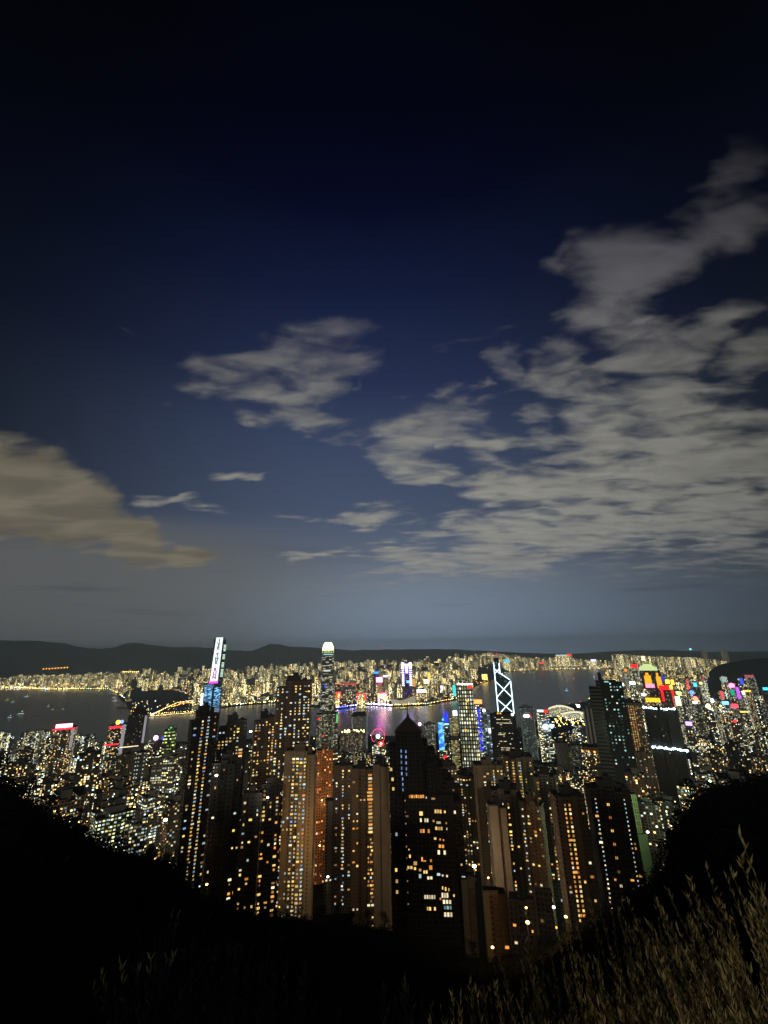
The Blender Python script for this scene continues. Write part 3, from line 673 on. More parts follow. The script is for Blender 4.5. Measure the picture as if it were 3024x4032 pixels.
for i, ch in enumerate(['I', 'V', 'E', ' ', 'T', 'H', 'E', None, 'R', 'U', 'N']):
    if not ch or ch == ' ': continue
    z = zt-hl*(1.0+i*.97); f = (z-za)/(zt-za); f = min(1, max(0, f))
    xc = (PL*(1-f)+TL*f+PR*(1-f)+TR_*f)/2; text(pan, 'letter', ch, hl*1.25, inkp if i >= 8 else inkd, (xc, -3.4+4*f-.8, z-hl*.3))
for i in range(24):                                              # pale glyph blocks on the narrow right face
    if i in (5, 6, 11, 12, 17): continue
    y = 645+i*1.35; slab(pan, 'light_block', xx(223.2+(24-i)*.04), xx(225.6+(24-i)*.03), zz(y), zz(y+.85), -1, E('pale_led', (205, 240, 215), 1.4), 2)
slab(root, 'magenta_band', xx(213.6), xx(221.6), zz(683.2), zz(681), -3, E('magenta', (240, 70, 230), 2.2))
m, q = newmat('blue_led_wave'); t_ = q.N.new('ShaderNodeTexCoord').outputs['Object']
nzz = q.noise(q.v('MULTIPLY', t_, (1, 1, 2.4)), .035, 4, .6, 1.6)[0]
outp(q, princ(q, (.02, .02, .03), .4, q.mix(q.smooth(nzz, .42, .62), srgb(10, 45, 110), srgb(130, 205, 255)), q.m('ADD', .35, q.m('MULTIPLY', q.smooth(nzz, .45, .6), 1.5))).outputs[0]); bluel = m
slab(root, 'blue_led_panel', xx(210.2), xx(217.3), zz(707), zz(687), -1, bluel); slab(root, 'blue_led_panel', xx(219.3), xx(225), zz(706.5), zz(687.5), -1, bluel)
for i, y in enumerate((684.6, 686.4, 708, 709.6, 711)): slab(root, 'light_band', xx(209.6), xx(218), zz(y), zz(y+.55), -1.2, E('band_blue', (120, 190, 235), 1.1)); slab(root, 'light_band', xx(219), xx(225.4), zz(y), zz(y+.55), -1.2, E('band_cool', (170, 200, 240), .9)) if i > 1 else None
root, *_ = simple('lit_slab_building', 'small bright white vertical slab left of the lettered skyscraper base', 'building', 201.5, 203.4, 693, 2900, E('white_slab', (255, 240, 235), 3.2), base=4)

# finance tower with glowing crown
root, w, ht, zz, xx = landmark_root('crowned_skyscraper', 'grey skyscraper with a glowing yellow-white crown, centre left of the harbour', 'skyscraper', 321.5, 335, 642.4, 2050, 0, 'the crowned skyscraper', 712)
ifc = facade('finance_tower_facade', (.13, .14, .17), lit=.38, strength=1.0, ramp=OFFICE, cw=5, ch=4.3, fw=.9, fh=.5, run=3, colvar=.0, objvar=0, bright_obj=.1, rough=.4)
b = MB(); cx = xx(328.2)
b.box(xx(321.6), xx(334.6), 0, 50, -2, zz(676)); b.box(xx(322.3), xx(334.0), 3, 47, zz(676), zz(656)); b.box(xx(323.0), xx(333.6), 6, 44, zz(656), zz(651.5)); link('tower_body', b.mesh('tower_body', [ifc, ROOF]), root)
crn = E('crown', (246, 255, 180), 4.0); b = MB(); hw = xx(333.7)-cx
b.prism([(cx-hw, 8), (cx+hw, 8), (cx+hw, 42), (cx-hw, 42)], zz(650.2), zz(646.5), 0, 1, .93); b.prism([(cx-hw*.93, 9), (cx+hw*.93, 9), (cx+hw*.93, 41), (cx-hw*.93, 41)], zz(646.5), zz(643.8), 0, 1, .8); b.prism([(cx-hw*.74, 13), (cx+hw*.74, 13), (cx+hw*.74, 37), (cx-hw*.74, 37)], zz(643.8), zz(642.3), 0, 1, .72)
link('crown', b.mesh('crown', [crn, MF['w_dim']]), root)
for i in range(7):
    slab(root, 'crown_fin', cx-hw+i*hw/3-.8, cx-hw+i*hw/3+.8, zz(653), zz(648), 6, E('fin', (225, 240, 150), 1.6))
slab(root, 'bright_floor', xx(324), xx(332), zz(654.8), zz(654.0), 2.5, E('aqua', (150, 220, 225), 1.3)); slab(root, 'bright_floor', xx(324.5), xx(331), zz(671.5), zz(669.8), 2.5, E('softwhite', (220, 225, 220), 1.0)); slab(root, 'blue_screen', xx(325.5), xx(327), zz(688), zz(685), -.2, E('blue', (50, 70, 255), 1.6))
for xe in (322.1, 334.2): slab(root, 'edge_light', xx(xe)-.9, xx(xe)+.9, zz(710), zz(657), -.4, E('edge', (150, 160, 175), .28, 'NONE'))

# white grid skyscraper
root, w, ht, zz, xx = landmark_root('grid_skyscraper', 'square skyscraper covered in a regular grid of white lights with a red sign', 'skyscraper', 457.3, 474.6, 684, 1560, 0, 'the white grid skyscraper', 768)
grid = facade('white_grid_facade', (.05, .055, .045), lit=1.4, strength=1.35, ramp=[(0, srgb(226, 230, 190)), (.5, srgb(238, 240, 214)), (.93, srgb(250, 226, 130))], cw=8.2, ch=11.6, fw=.5, fh=.62, colvar=0, objvar=0, bright_obj=0)
b = MB(); b.box(xx(457.6), xx(471.9), 0, 46, -3, ht-2); link('tower_body', b.mesh('tower_body', [grid, ROOF]), root)
b = MB(); b.box(xx(472.0), xx(474.5), 2, 44, -3, zz(716)); link('side_bay', b.mesh('side_bay', [grid, ROOF]), root)
slab(root, 'crown_light', xx(457), xx(472.3), ht-2, ht+1.6, .5, E('crownwhite', (240, 250, 245), 4), 4)
slab(root, 'sign', xx(467.5), xx(471.8), zz(688.2), zz(685.8), -.5, E('red', (255, 40, 30), 2.5))
orb(root, 'roof_lamp', xx(462.5), 0, ht+2, 2.0, E('crownwhite', (240, 250, 245), 4))
for (x, y) in ((461.4, 731), (465, 702)): slab(root, 'lit_room', xx(x), xx(x+2), zz(y), zz(y-2), -.3, E('amber', (255, 190, 60), 1.4))

# bank tower with X bracing
root, w, ht, zz, xx = landmark_root('braced_skyscraper', 'angular dark skyscraper outlined with white X-shaped light bars and two masts', 'skyscraper', 493.8, 509.5, 667, 1750, 0, 'the X-braced skyscraper', 713)
b = MB(); X0, X1 = xx(494.2), xx(508.8); z1, z2, z3 = zz(680.3), zz(673.5), zz(658); xm = X0+(X1-X0)*.36
pf = [(X0, -5), (X1, -5), (X1, z1), (xm, z2), (xm, z3), (X0, z3)]
b.quad([(x, 0, z) for x, z in pf], [(x, z) for x, z in pf], 0); b.quad([(x, 48, z) for x, z in reversed(pf)], None, 0)
for i in range(6):
    a, c = pf[i], pf[(i+1) % 6]; b.quad([(a[0], 0, a[1]), (a[0], 48, a[1]), (c[0], 48, c[1]), (c[0], 0, c[1])], [(0, a[1]), (48, a[1]), (48, c[1]), (0, c[1])], 0)
link('tower_body', b.mesh('tower_body', [facade('braced_glass', (.03, .045, .05), lit=.05, strength=.9, ramp=COOL, cw=5, ch=5, objvar=0)]), root)
wh = E('bar', (215, 244, 255), 3.4)
zA, zB, zC = zz(698.3), zz(714), z1
bars = [((X0, -5), (X0, zz(668.5))), ((X1, zz(714)), (X1, z1-2)), ((X0, zC-3), (X1, zA+3)), ((X1, zC-3), (X0, zA+3)), ((X0, zA-3), (X1, zB+3)), ((X1, zA-3), (X0+6, zB+3)), ((X1-2, z1+2), (xm, z2+1)), ((X0, zz(673.5)), (xm, zz(668.5))), ((xm, zz(673.5)), (X0, zz(668.5))), ((xm, z2), (xm, zz(663))), ((X0, zz(668.5)), (X0+.6, zz(662)))]
for a, c in bars:
    b = MB(); b.beam((a[0], -1.6, a[1]), (c[0], -1.6, c[1]), 1.5 if a[0] == c[0] else 1.15); link('light_bar', b.mesh('light_bar', [wh]), root)
for x in (494.6, 498.2):
    b = MB(); b.tube([(xx(x), 14, z3-2), (xx(x), 14, zz(653.5))], [1.0, .4], 5); link('mast', b.mesh('mast', [CONCG]), root); orb(root, 'beacon', xx(x), 14, zz(653.6), 2.2, E('beacon', (230, 50, 40), 2.0))

# other Central buildings
root, w, ht, zz, xx = simple('striped_skyscraper', 'tower of horizontal yellow light bands left of the white grid skyscraper', 'skyscraper', 449.5, 457.6, 717, 1600, MF['stripe'], 0, 'the yellow banded tower', 762)
slab(root, 'bright_sign', xx(453.2), xx(457.2), zz(715.6), zz(710.8), 0, E('whitesign', (250, 252, 255), 5)); slab(root, 'dark_gap', xx(449.3), xx(457.8), zz(740.5), zz(736), -1.6, DARKM)
root, w, ht, zz, xx = simple('blue_skyscraper', 'tower with a tall bright blue glass panel and two blue peaks', 'skyscraper', 438, 448.5, 722.5, 1680, MF['office'], 0, 'the blue peaked tower', 760)
b = MB()
m, q = newmat('blue_screen_pattern'); t_ = q.N.new('ShaderNodeTexCoord').outputs['Object']; nzz = q.noise(t_, .045, 3, .5)[0]
outp(q, princ(q, (.02, .02, .03), .4, q.mix(q.smooth(nzz, .46, .6), srgb(20, 100, 235), srgb(120, 215, 255)), 1.5).outputs[0])
slab(root, 'blue_panel', xx(438), xx(443.2), zz(750), zz(722.3), -1.6, m)
for x in (444.6, 447.2):
    b = MB(); b.prism([(xx(x)-5, 2), (xx(x)+5, 2), (xx(x)+5, 12), (xx(x)-5, 12)], zz(722), zz(711.5), 0, 0, .25); link('blue_peak', b.mesh('blue_peak', [E('deepblue', (30, 50, 255), 1.8)]), root)
b = MB(); b.ball((0, 0, 0), 11, 0, 10, 4, .25); link('lit_disc', b.mesh('lit_disc', [E('iceblue', (140, 215, 255), 2.0)]), root, (xx(446.3), -2, zz(724)))
orb(root, 'red_sign', xx(443.5), -4, zz(757.5), 7, E('red', (255, 40, 30), 2.5)); orb(root, 'cyan_lamp', xx(443), -2, zz(719.5), 3.4, E('cyan', (60, 230, 255), 2.4))
root, w, ht, zz, xx = simple('signed_skyscraper', 'tower topped by a bright orange-white box sign right of the white grid skyscraper', 'skyscraper', 474.8, 482, 704.2, 1790, MF['office'], 0, None, 760)
slab(root, 'sign', xx(474.4), xx(482), zz(703.5), zz(699.6), 0, E('hotorange', (255, 120, 60), 4.5), 8)
for i in range(16):
    y = 707+i*3; slab(root, 'white_block', xx(474.9), xx(476.2), zz(y), zz(y+1.6), -2, E('dotwhite', (240, 245, 255), 2.0))
for i in range(7):
    y = 709+i*6.2; slab(root, 'blue_block', xx(477), xx(479.3), zz(y+4.2), zz(y), -2, E('deepblue', (30, 50, 255), 1.8))
root, w, ht, zz, xx = simple('bank_headquarters', 'blue-white lit bank building with stacked bays left of the black banded office tower', 'office building', 481, 489, 711.5, 1650, facade('hq_facade', (.18, .24, .30), lit=.55, strength=1.0, ramp=[(0, srgb(130, 185, 235)), (.4, srgb(190, 225, 240)), (.8, srgb(225, 235, 190))], cw=7, ch=6, fw=.85, fh=.6, run=2, objvar=0, bright_obj=0), 0, None, 762)
orb(root, 'roof_sign', xx(484), 0, zz(710.5), 5, E('whitesign', (250, 252, 255), 5)); slab(root, 'lit_column', xx(486.8), xx(489), zz(733), zz(728), -2, E('dotwhite', (240, 245, 255), 2.0))
root, w, ht, zz, xx = landmark_root('black_office_tower', 'black office tower with a few horizontal lit floors below the X-braced skyscraper', 'office tower', 489.8, 517, 714, 1340, 0, 'the black banded office tower', 757)
b = MB(); b.box(xx(489.8), xx(494.5), 6, 45, -3, zz(715)); b.box(xx(494.6), xx(513.5), 0, 45, -3, zz(714)); b.box(xx(513.6), xx(515), 3, 45, -3, zz(716)); b.box(xx(516), xx(517.4), 8, 30, -3, zz(728)); link('wall', b.mesh('wall', [facade('black_office', (.012, .012, .014), lit=.02, strength=1.1, ramp=OFFICE, cw=5, objvar=0), ROOF]), root)
for (x0, x1, y) in ((496, 511, 719.6), (496, 511, 723.2), (499, 501.5, 724.8), (497, 511, 733.3), (496.5, 503, 734.8), (497, 504, 741.5), (495.5, 512.5, 748), (498, 507, 750), (501, 505, 755.6)):
    n = int((x1-x0)/1.4)
    for i in range(n):
        if random.random() < .86: slab(root, 'lit_floor', xx(x0+(x1-x0)*i/n), xx(x0+(x1-x0)*(i+.86)/n), zz(y), zz(y-.45), -.2, MF['w_cream'])
for x, y in ((512.6, 748), (514.5, 754.6)): slab(root, 'blue_light', xx(x), xx(x+.8), zz(y), zz(y-.9), -.4, E('blue', (50, 70, 255), 1.6))
orb(root, 'roof_lamp', xx(512), 0, zz(714.5), 4, E('dotwhite', (240, 245, 255), 2.0)); 
for x in (498, 500.6): orb(root, 'roof_lamp', xx(x), 0, zz(713.4), 2.4, E('amber', (255, 190, 60), 1.4))
root, w, ht, zz, xx = simple('exchange_tower', 'tower with a yellowish window grid and green corner under the crowned skyscraper', 'office tower', 316.5, 338, 714, 1720, facade('exchange_facade', (.12, .13, .11), lit=.55, strength=.75, ramp=OFFICE, cw=5, ch=4.5, run=2, objvar=0, bright_obj=0), 0, None, 748)
slab(root, 'green_edge', xx(336.6), xx(337.6), zz(723), zz(714), -2, E('green', (60, 230, 120), 1.3)); orb(root, 'red_lamp', xx(318.8), -3, zz(718.5), 3.4, E('red', (255, 40, 30), 2.5)); orb(root, 'red_lamp', xx(324), -3, zz(735.5), 2.8, E('red', (255, 40, 30), 2.5))
root, w, ht, zz, xx = simple('pale_office_tower', 'pale grey office tower with a dark hipped roof beside the ferris wheel', 'office tower', 352, 367, 716, 1880, facade('pale_facade', (.34, .38, .42), lit=.26, strength=.55, ramp=OFFICE, cw=4, ch=4, run=2, objvar=0, bright_obj=0, spread=.8), 0, 'the pale office tower', 733)
b = MB(); b.prism([(-w/2-1, -2), (w/2+1, -2), (w/2+1, w*.8), (-w/2-1, w*.8)], ht-1, ht+12, 0, 0, .7); link('roof', b.mesh('roof', [ROOF]), root)
for a in (-.495, .49): slab(root, 'corner_light', a*w, a*w+1.2, 3, ht-4, -2.5, E('edge2', (170, 185, 205), .5, 'NONE'))
root, w, ht, zz, xx = simple('round_lit_terminal', 'low wide building crowded with bright rooftop lamps before the pale office tower', 'building', 340, 366, 733, 1640, facade('terminal', (.10, .08, .10), lit=.55, strength=1.0, ramp=WARM, cw=4, ch=4, objvar=0), 0, None, 750)
for i in range(26):
    orb(root, 'roof_lamp', xx(341+random.random()*24), random.uniform(-1, 20), ht+random.uniform(0, 9), random.uniform(1.6, 3.0), E('warmlamp', (255, 240, 170), 3.0))
root, w, ht, zz, xx = simple('red_ring_building', 'slim building with a glowing red ring sign beneath the ferris wheel', 'building', 372, 386, 744, 1600, MF['midgrey'], 0, None, 755)
b = MB()
for k in range(24):
    a0, a1 = k*math.pi/12, (k+1)*math.pi/12
    b.beam((9*math.cos(a0), -2, 5*math.sin(a0)), (9*math.cos(a1), -2, 5*math.sin(a1)), 1.6)
link('ring_sign', b.mesh('ring_sign', [E('red', (255, 40, 30), 2.5)]), root, (xx(381), -1, zz(743.5))); orb(root, 'sign_centre', xx(381), -2, zz(743.5), 4, E('whitesign', (250, 252, 255), 5), .6)
root, w, ht, zz, xx = simple('pink_lamp_building', 'grey tower with a pink-white roof beacon right of the pointed tower spire', 'office tower', 417, 423, 727, 1900, MF['midgrey'], 0, None, 760)
orb(root, 'roof_beacon', xx(419.8), -3, zz(724), 6.5, E('pinkwhite', (255, 170, 235), 5))
simple('grid_office', 'grey office block with dense dim window grid right of the pointed tower roof', 'office tower', 423.5, 435, 724, 1700, facade('grid_office', (.13, .14, .15), lit=.5, strength=.7, ramp=OFFICE, cw=4, ch=4, objvar=0), 0, None, 762)
root, w, ht, zz, xx = simple('grey_fin_tower', 'grey-blue office tower with cream edge fins and a small white sign', 'office tower', 519.6, 533, 707.5, 1780, facade('fin_facade', (.16, .20, .24), lit=.4, strength=.6, ramp=COOL, cw=5, ch=5, objvar=0), 4, 'the grey-blue fin tower', 765)
slab(root, 'sign', xx(523), xx(528), zz(717), zz(714.7), -2.2, E('whitesign', (250, 252, 255), 5)); slab(root, 'sign', xx(528.3), xx(529.6), zz(717), zz(714.7), -2.2, E('red', (255, 40, 30), 2.5))
for x in (520.2, 532.2): slab(root, 'edge_fin', xx(x)-1.4, xx(x)+1.4, zz(765), zz(712), -2, plain('cream_fin', (.5, .42, .3)))
root, w, ht, zz, xx = simple('red_signed_tower', 'blue-grey tower with a white and red rooftop sign and two blue-white lamps', 'office tower', 537, 548.5, 712.5, 1760, MF['midgrey'], 4, None, 765)
slab(root, 'sign', xx(537.5), xx(543.5), zz(712), zz(709.8), 0, E('dotwhite', (240, 245, 255), 2.0)); slab(root, 'sign', xx(543.8), xx(547.6), zz(712.5), zz(709.8), 0, E('red', (255, 40, 30), 2.5))
orb(root, 'blue_white_lamp', xx(543.8), -6, zz(726.4), 9, E('bluewhite', (150, 205, 255), 6)); orb(root, 'blue_white_lamp', xx(549.2), -4, zz(725.8), 7, E('bluewhite', (150, 205, 255), 6))
simple('white_slab_tower', 'plain grey slab tower with vertical stripes low in front of the harbour yard', 'office tower', 556, 567, 742, 1200, facade('vstripe', (.26, .27, .29), lit=0, strength=0, cw=3, ch=400, fw=.5, fh=1), 6, None, 768)
simple('grid_block', 'grey office block with a fine grid of pale lights beside the striped slab tower', 'office tower', 566.5, 579.5, 745, 1260, facade('finegrid', (.14, .14, .15), lit=.75, strength=.38, ramp=OFFICE, cw=4, ch=4, objvar=0, colvar=.2), 5, None, 768)
simple('pillared_tower', 'tower with tall pale vertical pillars just left of the dark twin tower', 'office tower', 583.5, 591.5, 708, 1500, facade('pillar_facade', (.40, .41, .44), lit=0, strength=0, cw=9, ch=900, fw=.45, fh=1), 6, None, 745)
# round hotel
root, w, ht, zz, xx = landmark_root('round_hotel', 'round-topped hotel with orange uplights left of the dark twin tower', 'hotel', 584, 598, 748, 1120, 0, None, 765)
b = MB(); n = 24; pl = [(w/2*math.cos(2*math.pi*i/n), 25+w/2*math.sin(2*math.pi*i/n)) for i in range(n)]
b.prism(pl, -3, ht-8, 0, 1); b.prism([(x*1.06, 25+(y-25)*1.06) for x, y in pl], ht-8, ht, 2, 1); link('drum', b.mesh('drum', [MF['midtan'], ROOF, CONC]), root)
for i in (-6, -2, 2, 6): orb(root, 'uplight', i*3, 25-w/2-1.5, ht-9, 2, E('hotamber', (255, 170, 80), 2.6))
# convention centre
root, w, ht, zz, xx = landmark_root('convention_hall', 'wide hall with wing-shaped pale curved roof on the waterfront', 'convention centre', 549, 585, 706, 2860, 0, 'the wing-roofed hall', 712)
wing = E('wing_glow', (205, 200, 185), .55, 'NONE')
b = MB()
for (x0, x1, z0, zt, y0) in ((549, 573, 8, zz(705.2), 0), (562, 585, 6, zz(709.6), -60)):
    n = 10
    for i in range(n):
        f0, f1 = i/n, (i+1)/n; h0, h1 = zt*(.45+.55*math.sin(f0*2.2+.5)), zt*(.45+.55*math.sin(f1*2.2+.5))
        xa, xb = xx(x0+(x1-x0)*f0), xx(x0+(x1-x0)*f1)
        b.quad([(xa, y0, h0-9), (xb, y0, h1-9), (xb, y0, h1), (xa, y0, h0)], None, 0); b.quad([(xa, y0, h0), (xb, y0, h1), (xb, y0+110, h1*.8), (xa, y0+110, h0*.8)], None, 1)
        b.quad([(xa, y0+2, -2), (xb, y0+2, -2), (xb, y0+2, h1-9), (xa, y0+2, h0-9)], [(xa, 0), (xb, 0), (xb, h1), (xa, h0)], 2)
link('wing_roof', b.mesh('wing_roof', [E('rim_glow', (240, 230, 190), 1.4), plain('pale_roof', (.5, .48, .44)), MF['office']]), root)
orb(root, 'roof_floodlight', xx(577.5), -8, zz(705.6), 9, E('whitesign', (250, 252, 255), 5))

# Wan Chai: lantern tower, red framed tower
root, w, ht, zz, xx = landmark_root('lantern_skyscraper', 'skyscraper with amber panels, pale green crown and a spire with a lit lantern', 'skyscraper', 638.5, 655, 664, 2950, 0, 'the amber lantern skyscraper', 700)
b = MB(); b.prism([(xx(639.5), 0), (xx(655), 0), (xx(657), 20), (xx(655), 50), (xx(641), 50)], -3, zz(670.5)); link('tower_body', b.mesh('tower_body', [facade('lantern_facade', (.05, .045, .05), lit=.15, strength=.8, ramp=WARM, cw=5, ch=5, objvar=0), ROOF]), root)
b = MB(); b.prism([(xx(639), -4), (xx(655), -4), (xx(655), 46), (xx(639), 46)], zz(670.5), zz(667.2), 0, 0, .96); b.prism([(xx(641), 0), (xx(653), 0), (xx(653), 40), (xx(641), 40)], zz(667.2), zz(663.8), 0, 1, .5); link('crown', b.mesh('crown', [E('palegreen', (205, 225, 150), 1.3), DARKM]), root)
b = MB(); b.tube([(xx(645), 15, zz(664)), (xx(644.5), 15, zz(647))], [2.5, .6], 6); link('spire', b.mesh('spire', [CONCG]), root)
slab(root, 'lantern', xx(643.2), xx(646), zz(660.4), zz(656.2), 12, E('lantern', (255, 214, 130), 5), 6)
am = E('amberpanel', (255, 160, 30), 1.9)
for (xa, xb, ya, yb) in ((642.2, 648, 684, 675.5), (643.8, 646.4, 675.2, 672.8), (652.2, 656.3, 688, 676.5), (652.8, 654.6, 676.3, 673)): slab(root, 'amber_panel', xx(xa), xx(xb), zz(ya), zz(yb), -1, am)
slab(root, 'pink_sign', xx(642), xx(649.6), zz(687.6), zz(683.8), -2, E('pinksign', (255, 120, 150), 3.2)); slab(root, 'amber_panel', xx(656), xx(658), zz(698), zz(693), -1, am)
root, w, ht, zz, xx = landmark_root('red_framed_tower', 'dark tower framed by glowing red light strips with yellow panels above', 'tower', 659.5, 674, 686, 2550, 0, 'the red framed tower', 707)
b = MB(); b.box(xx(661), xx(671.8), 2, 40, -3, zz(687)); link('tower_body', b.mesh('tower_body', [MF['midbrown'], ROOF]), root)
rd = E('framered', (255, 25, 30), 2.0)
slab(root, 'red_strip', xx(659.6), xx(670.5), zz(689.8), zz(685.6), 0, rd); slab(root, 'red_strip', xx(660.6), xx(662.6), zz(701.5), zz(689.8), 0, rd); slab(root, 'red_strip', xx(669.6), xx(671.4), zz(706.5), zz(689.8), 0, rd)
for (xa, xb, ya, yb) in ((666.3, 670, 683.6, 679.6), (671, 673.6, 684.6, 679.6), (668.8, 671.4, 689.2, 685.2)): slab(root, 'yellow_panel', xx(xa), xx(xb), zz(ya), zz(yb), -2, E('amberlamp', (255, 200, 70), 3.2))
b = MB(); b.box(xx(665), xx(674), 6, 30, zz(687), zz(679.4)); link('upper_block', b.mesh('upper_block', [MF['midbrown'], ROOF]), root)

# Kowloon-side landmarks
def kl(name, label, cat, x0, x1, ytop, d, mat, anchor=None, ybot=None):
    return simple(name, label, cat, x0, x1, ytop, d, mat, 0, anchor, ybot, base=4)
root, w, ht, zz, xx = kl('purple_lit_tower', 'tower across the harbour with white and purple light bars in a T shape', 'tower', 401.3, 411.5, 662.8, 3700, facade('purple_tower', (.05, .04, .09), lit=.3, strength=.8, ramp=[(0, srgb(140, 80, 230)), (.5, srgb(220, 210, 250))], cw=8, ch=8), 'the purple-lit tower', 688)
vi = E('violetwhite', (205, 195, 255), 6.0)
for (xa, xb, ya, yb) in ((401.4, 404, 669, 662.6), (408.8, 411.4, 669, 662.6), (405.4, 407.6, 673, 664), (404, 409, 665.2, 664)): slab(root, 'white_bar', xx(xa), xx(xb), zz(ya), zz(yb), -2, vi)
for k in range(8):
    y = 671+k*2.1; slab(root, 'white_bar', xx(401.5), xx(403.8), zz(y), zz(y-.9), -2, vi); slab(root, 'white_bar', xx(409), xx(411.3), zz(y), zz(y-.9), -2, vi)
slab(root, 'purple_bar', xx(404), xx(405.3), zz(675), zz(665.3), -1.7, E('violet', (110, 40, 230), 1.8)); slab(root, 'purple_bar', xx(407.7), xx(408.8), zz(675), zz(665.3), -1.7, E('violet', (110, 40, 230), 1.8)); slab(root, 'blue_sign', xx(405.8), xx(409.3), zz(683), zz(680.5), -2, E('skyblue', (110, 190, 255), 2.4))
root, w, ht, zz, xx = kl('magenta_topped_tower', 'slim yellow-windowed tower across the harbour with a magenta sign on top', 'tower', 377.4, 382, 682, 3480, facade('yellow_tower', (.3, .25, .12), lit=1.3, strength=.8, ramp=YEL, cw=7, ch=5, fh=.65, objvar=0, bright_obj=0), 'the magenta-topped tower', 697)
slab(root, 'sign', xx(376.3), xx(382), zz(682), zz(677.3), 0, E('magsign', (250, 100, 240), 12), 12)
root, w, ht, zz, xx = kl('oval_sign_building', 'low building across the harbour with a red-ringed white oval sign', 'building', 378, 389, 695, 3420, MF['far'], None, 703)
b = MB(); b.ball((0, 0, 0), 30, 0, 14, 5, .42); link('red_oval', b.mesh('red_oval', [E('ovalred', (255, 45, 90), 9)]), root, (xx(383.5), 10, zz(694.5))); b = MB(); b.ball((0, 0, 0), 22, 0, 14, 5, .34); link('white_oval', b.mesh('white_oval', [E('ovalwhite', (255, 205, 235), 12)]), root, (xx(383.4), -8, zz(694.8)))
for (x0, x1, y0, y1, lb) in ((335.6, 341.2, 698.5, 692.3, 'dark block outlined in red just right of the crowned skyscraper'), (356.5, 366, 700.6, 694, 'wide dark block outlined in red on the far waterfront')):
    root, w, ht, zz, xx = kl('red_outlined_block', lb, 'building', x0, x1, y1, 3350, MF['fari'], None, 701)
    slab(root, 'red_edge', xx(x0), xx(x1), zz(y1+.3), zz(y1-.5), -2, E('softred', (255, 70, 60), 1.8)); slab(root, 'red_edge', xx(x0+.3), xx(x0+1.6), zz(y0), zz(y1), -2, E('softred', (255, 70, 60), 1.8)); slab(root, 'red_edge', xx(x1-1.8), xx(x1-.4), zz(y0), zz(y1), -2, E('softred', (255, 70, 60), 1.8))
root, w, ht, zz, xx = kl('red_roofline_block', 'long dark block with a straight red roof line behind the red outlined blocks', 'building', 335, 358, 684.5, 3600, MF['far'], None, 690)
slab(root, 'red_roof_line', xx(339), xx(357.5), ht, ht+5, 0, E('softred', (255, 70, 60), 1.8)); slab(root, 'red_roof_line', xx(335), xx(338), ht+3, ht+9, 0, E('softred', (255, 70, 60), 1.8))
root, w, ht, zz, xx = landmark_root('slanted_hall', 'pale windowless hall with a sloping concave roof on the far waterfront', 'hall', 391.5, 415.5, 698, 3440, 0, 'the pale slanted hall', 704, 3)
b = MB(); X = [xx(391.5), xx(399), xx(403), xx(415.5)]; Zt = [zz(698.3), zz(700.2), zz(700), zz(695.5)]
for i in range(3):
    b.quad([(X[i], 0, -2), (X[i+1], 0, -2), (X[i+1], 0, Zt[i+1]), (X[i], 0, Zt[i])], None, 0); b.quad([(X[i], 0, Zt[i]), (X[i+1], 0, Zt[i+1]), (X[i+1], 60, Zt[i+1]), (X[i], 60, Zt[i])], None, 1)
b.quad([(X[3], 0, -2), (X[3], 60, -2), (X[3], 60, Zt[3]), (X[3], 0, Zt[3])], None, 0); b.quad([(X[0], 60, -2), (X[0], 0, -2), (X[0], 0, Zt[0]), (X[0], 60, Zt[0])], None, 0)
m, q = newmat('glowing_tiles'); outp(q, princ(q, (.45, .42, .36), .8, srgb(235, 235, 190), .28).outputs[0]); link('tiled_wall', b.mesh('tiled_wall', [m, plain('hall_roof', (.2, .18, .17))]), root)  # floodlight on the wall is put in as a faint glow of the tiles
root, w, ht, zz, xx = landmark_root('clock_tower', 'small floodlit clock tower with a domed top on the far waterfront', 'clock tower', 377.5, 380, 693.8, 3400, 0, None, 704, 3)
b = MB(); b.box(-8, 8, 0, 14, -2, ht*.75, 0, 0); b.prism([(-9, -1), (9, -1), (9, 15), (-9, 15)], ht*.75, ht*1.05, 1, 1, .4); link('shaft', b.mesh('shaft', [E('clock_shaft_glow', (255, 220, 240), 1.5), E('clocktop', (255, 235, 150), 2.4)]), root)  # floodlight on shaft and top is put in as their own glow
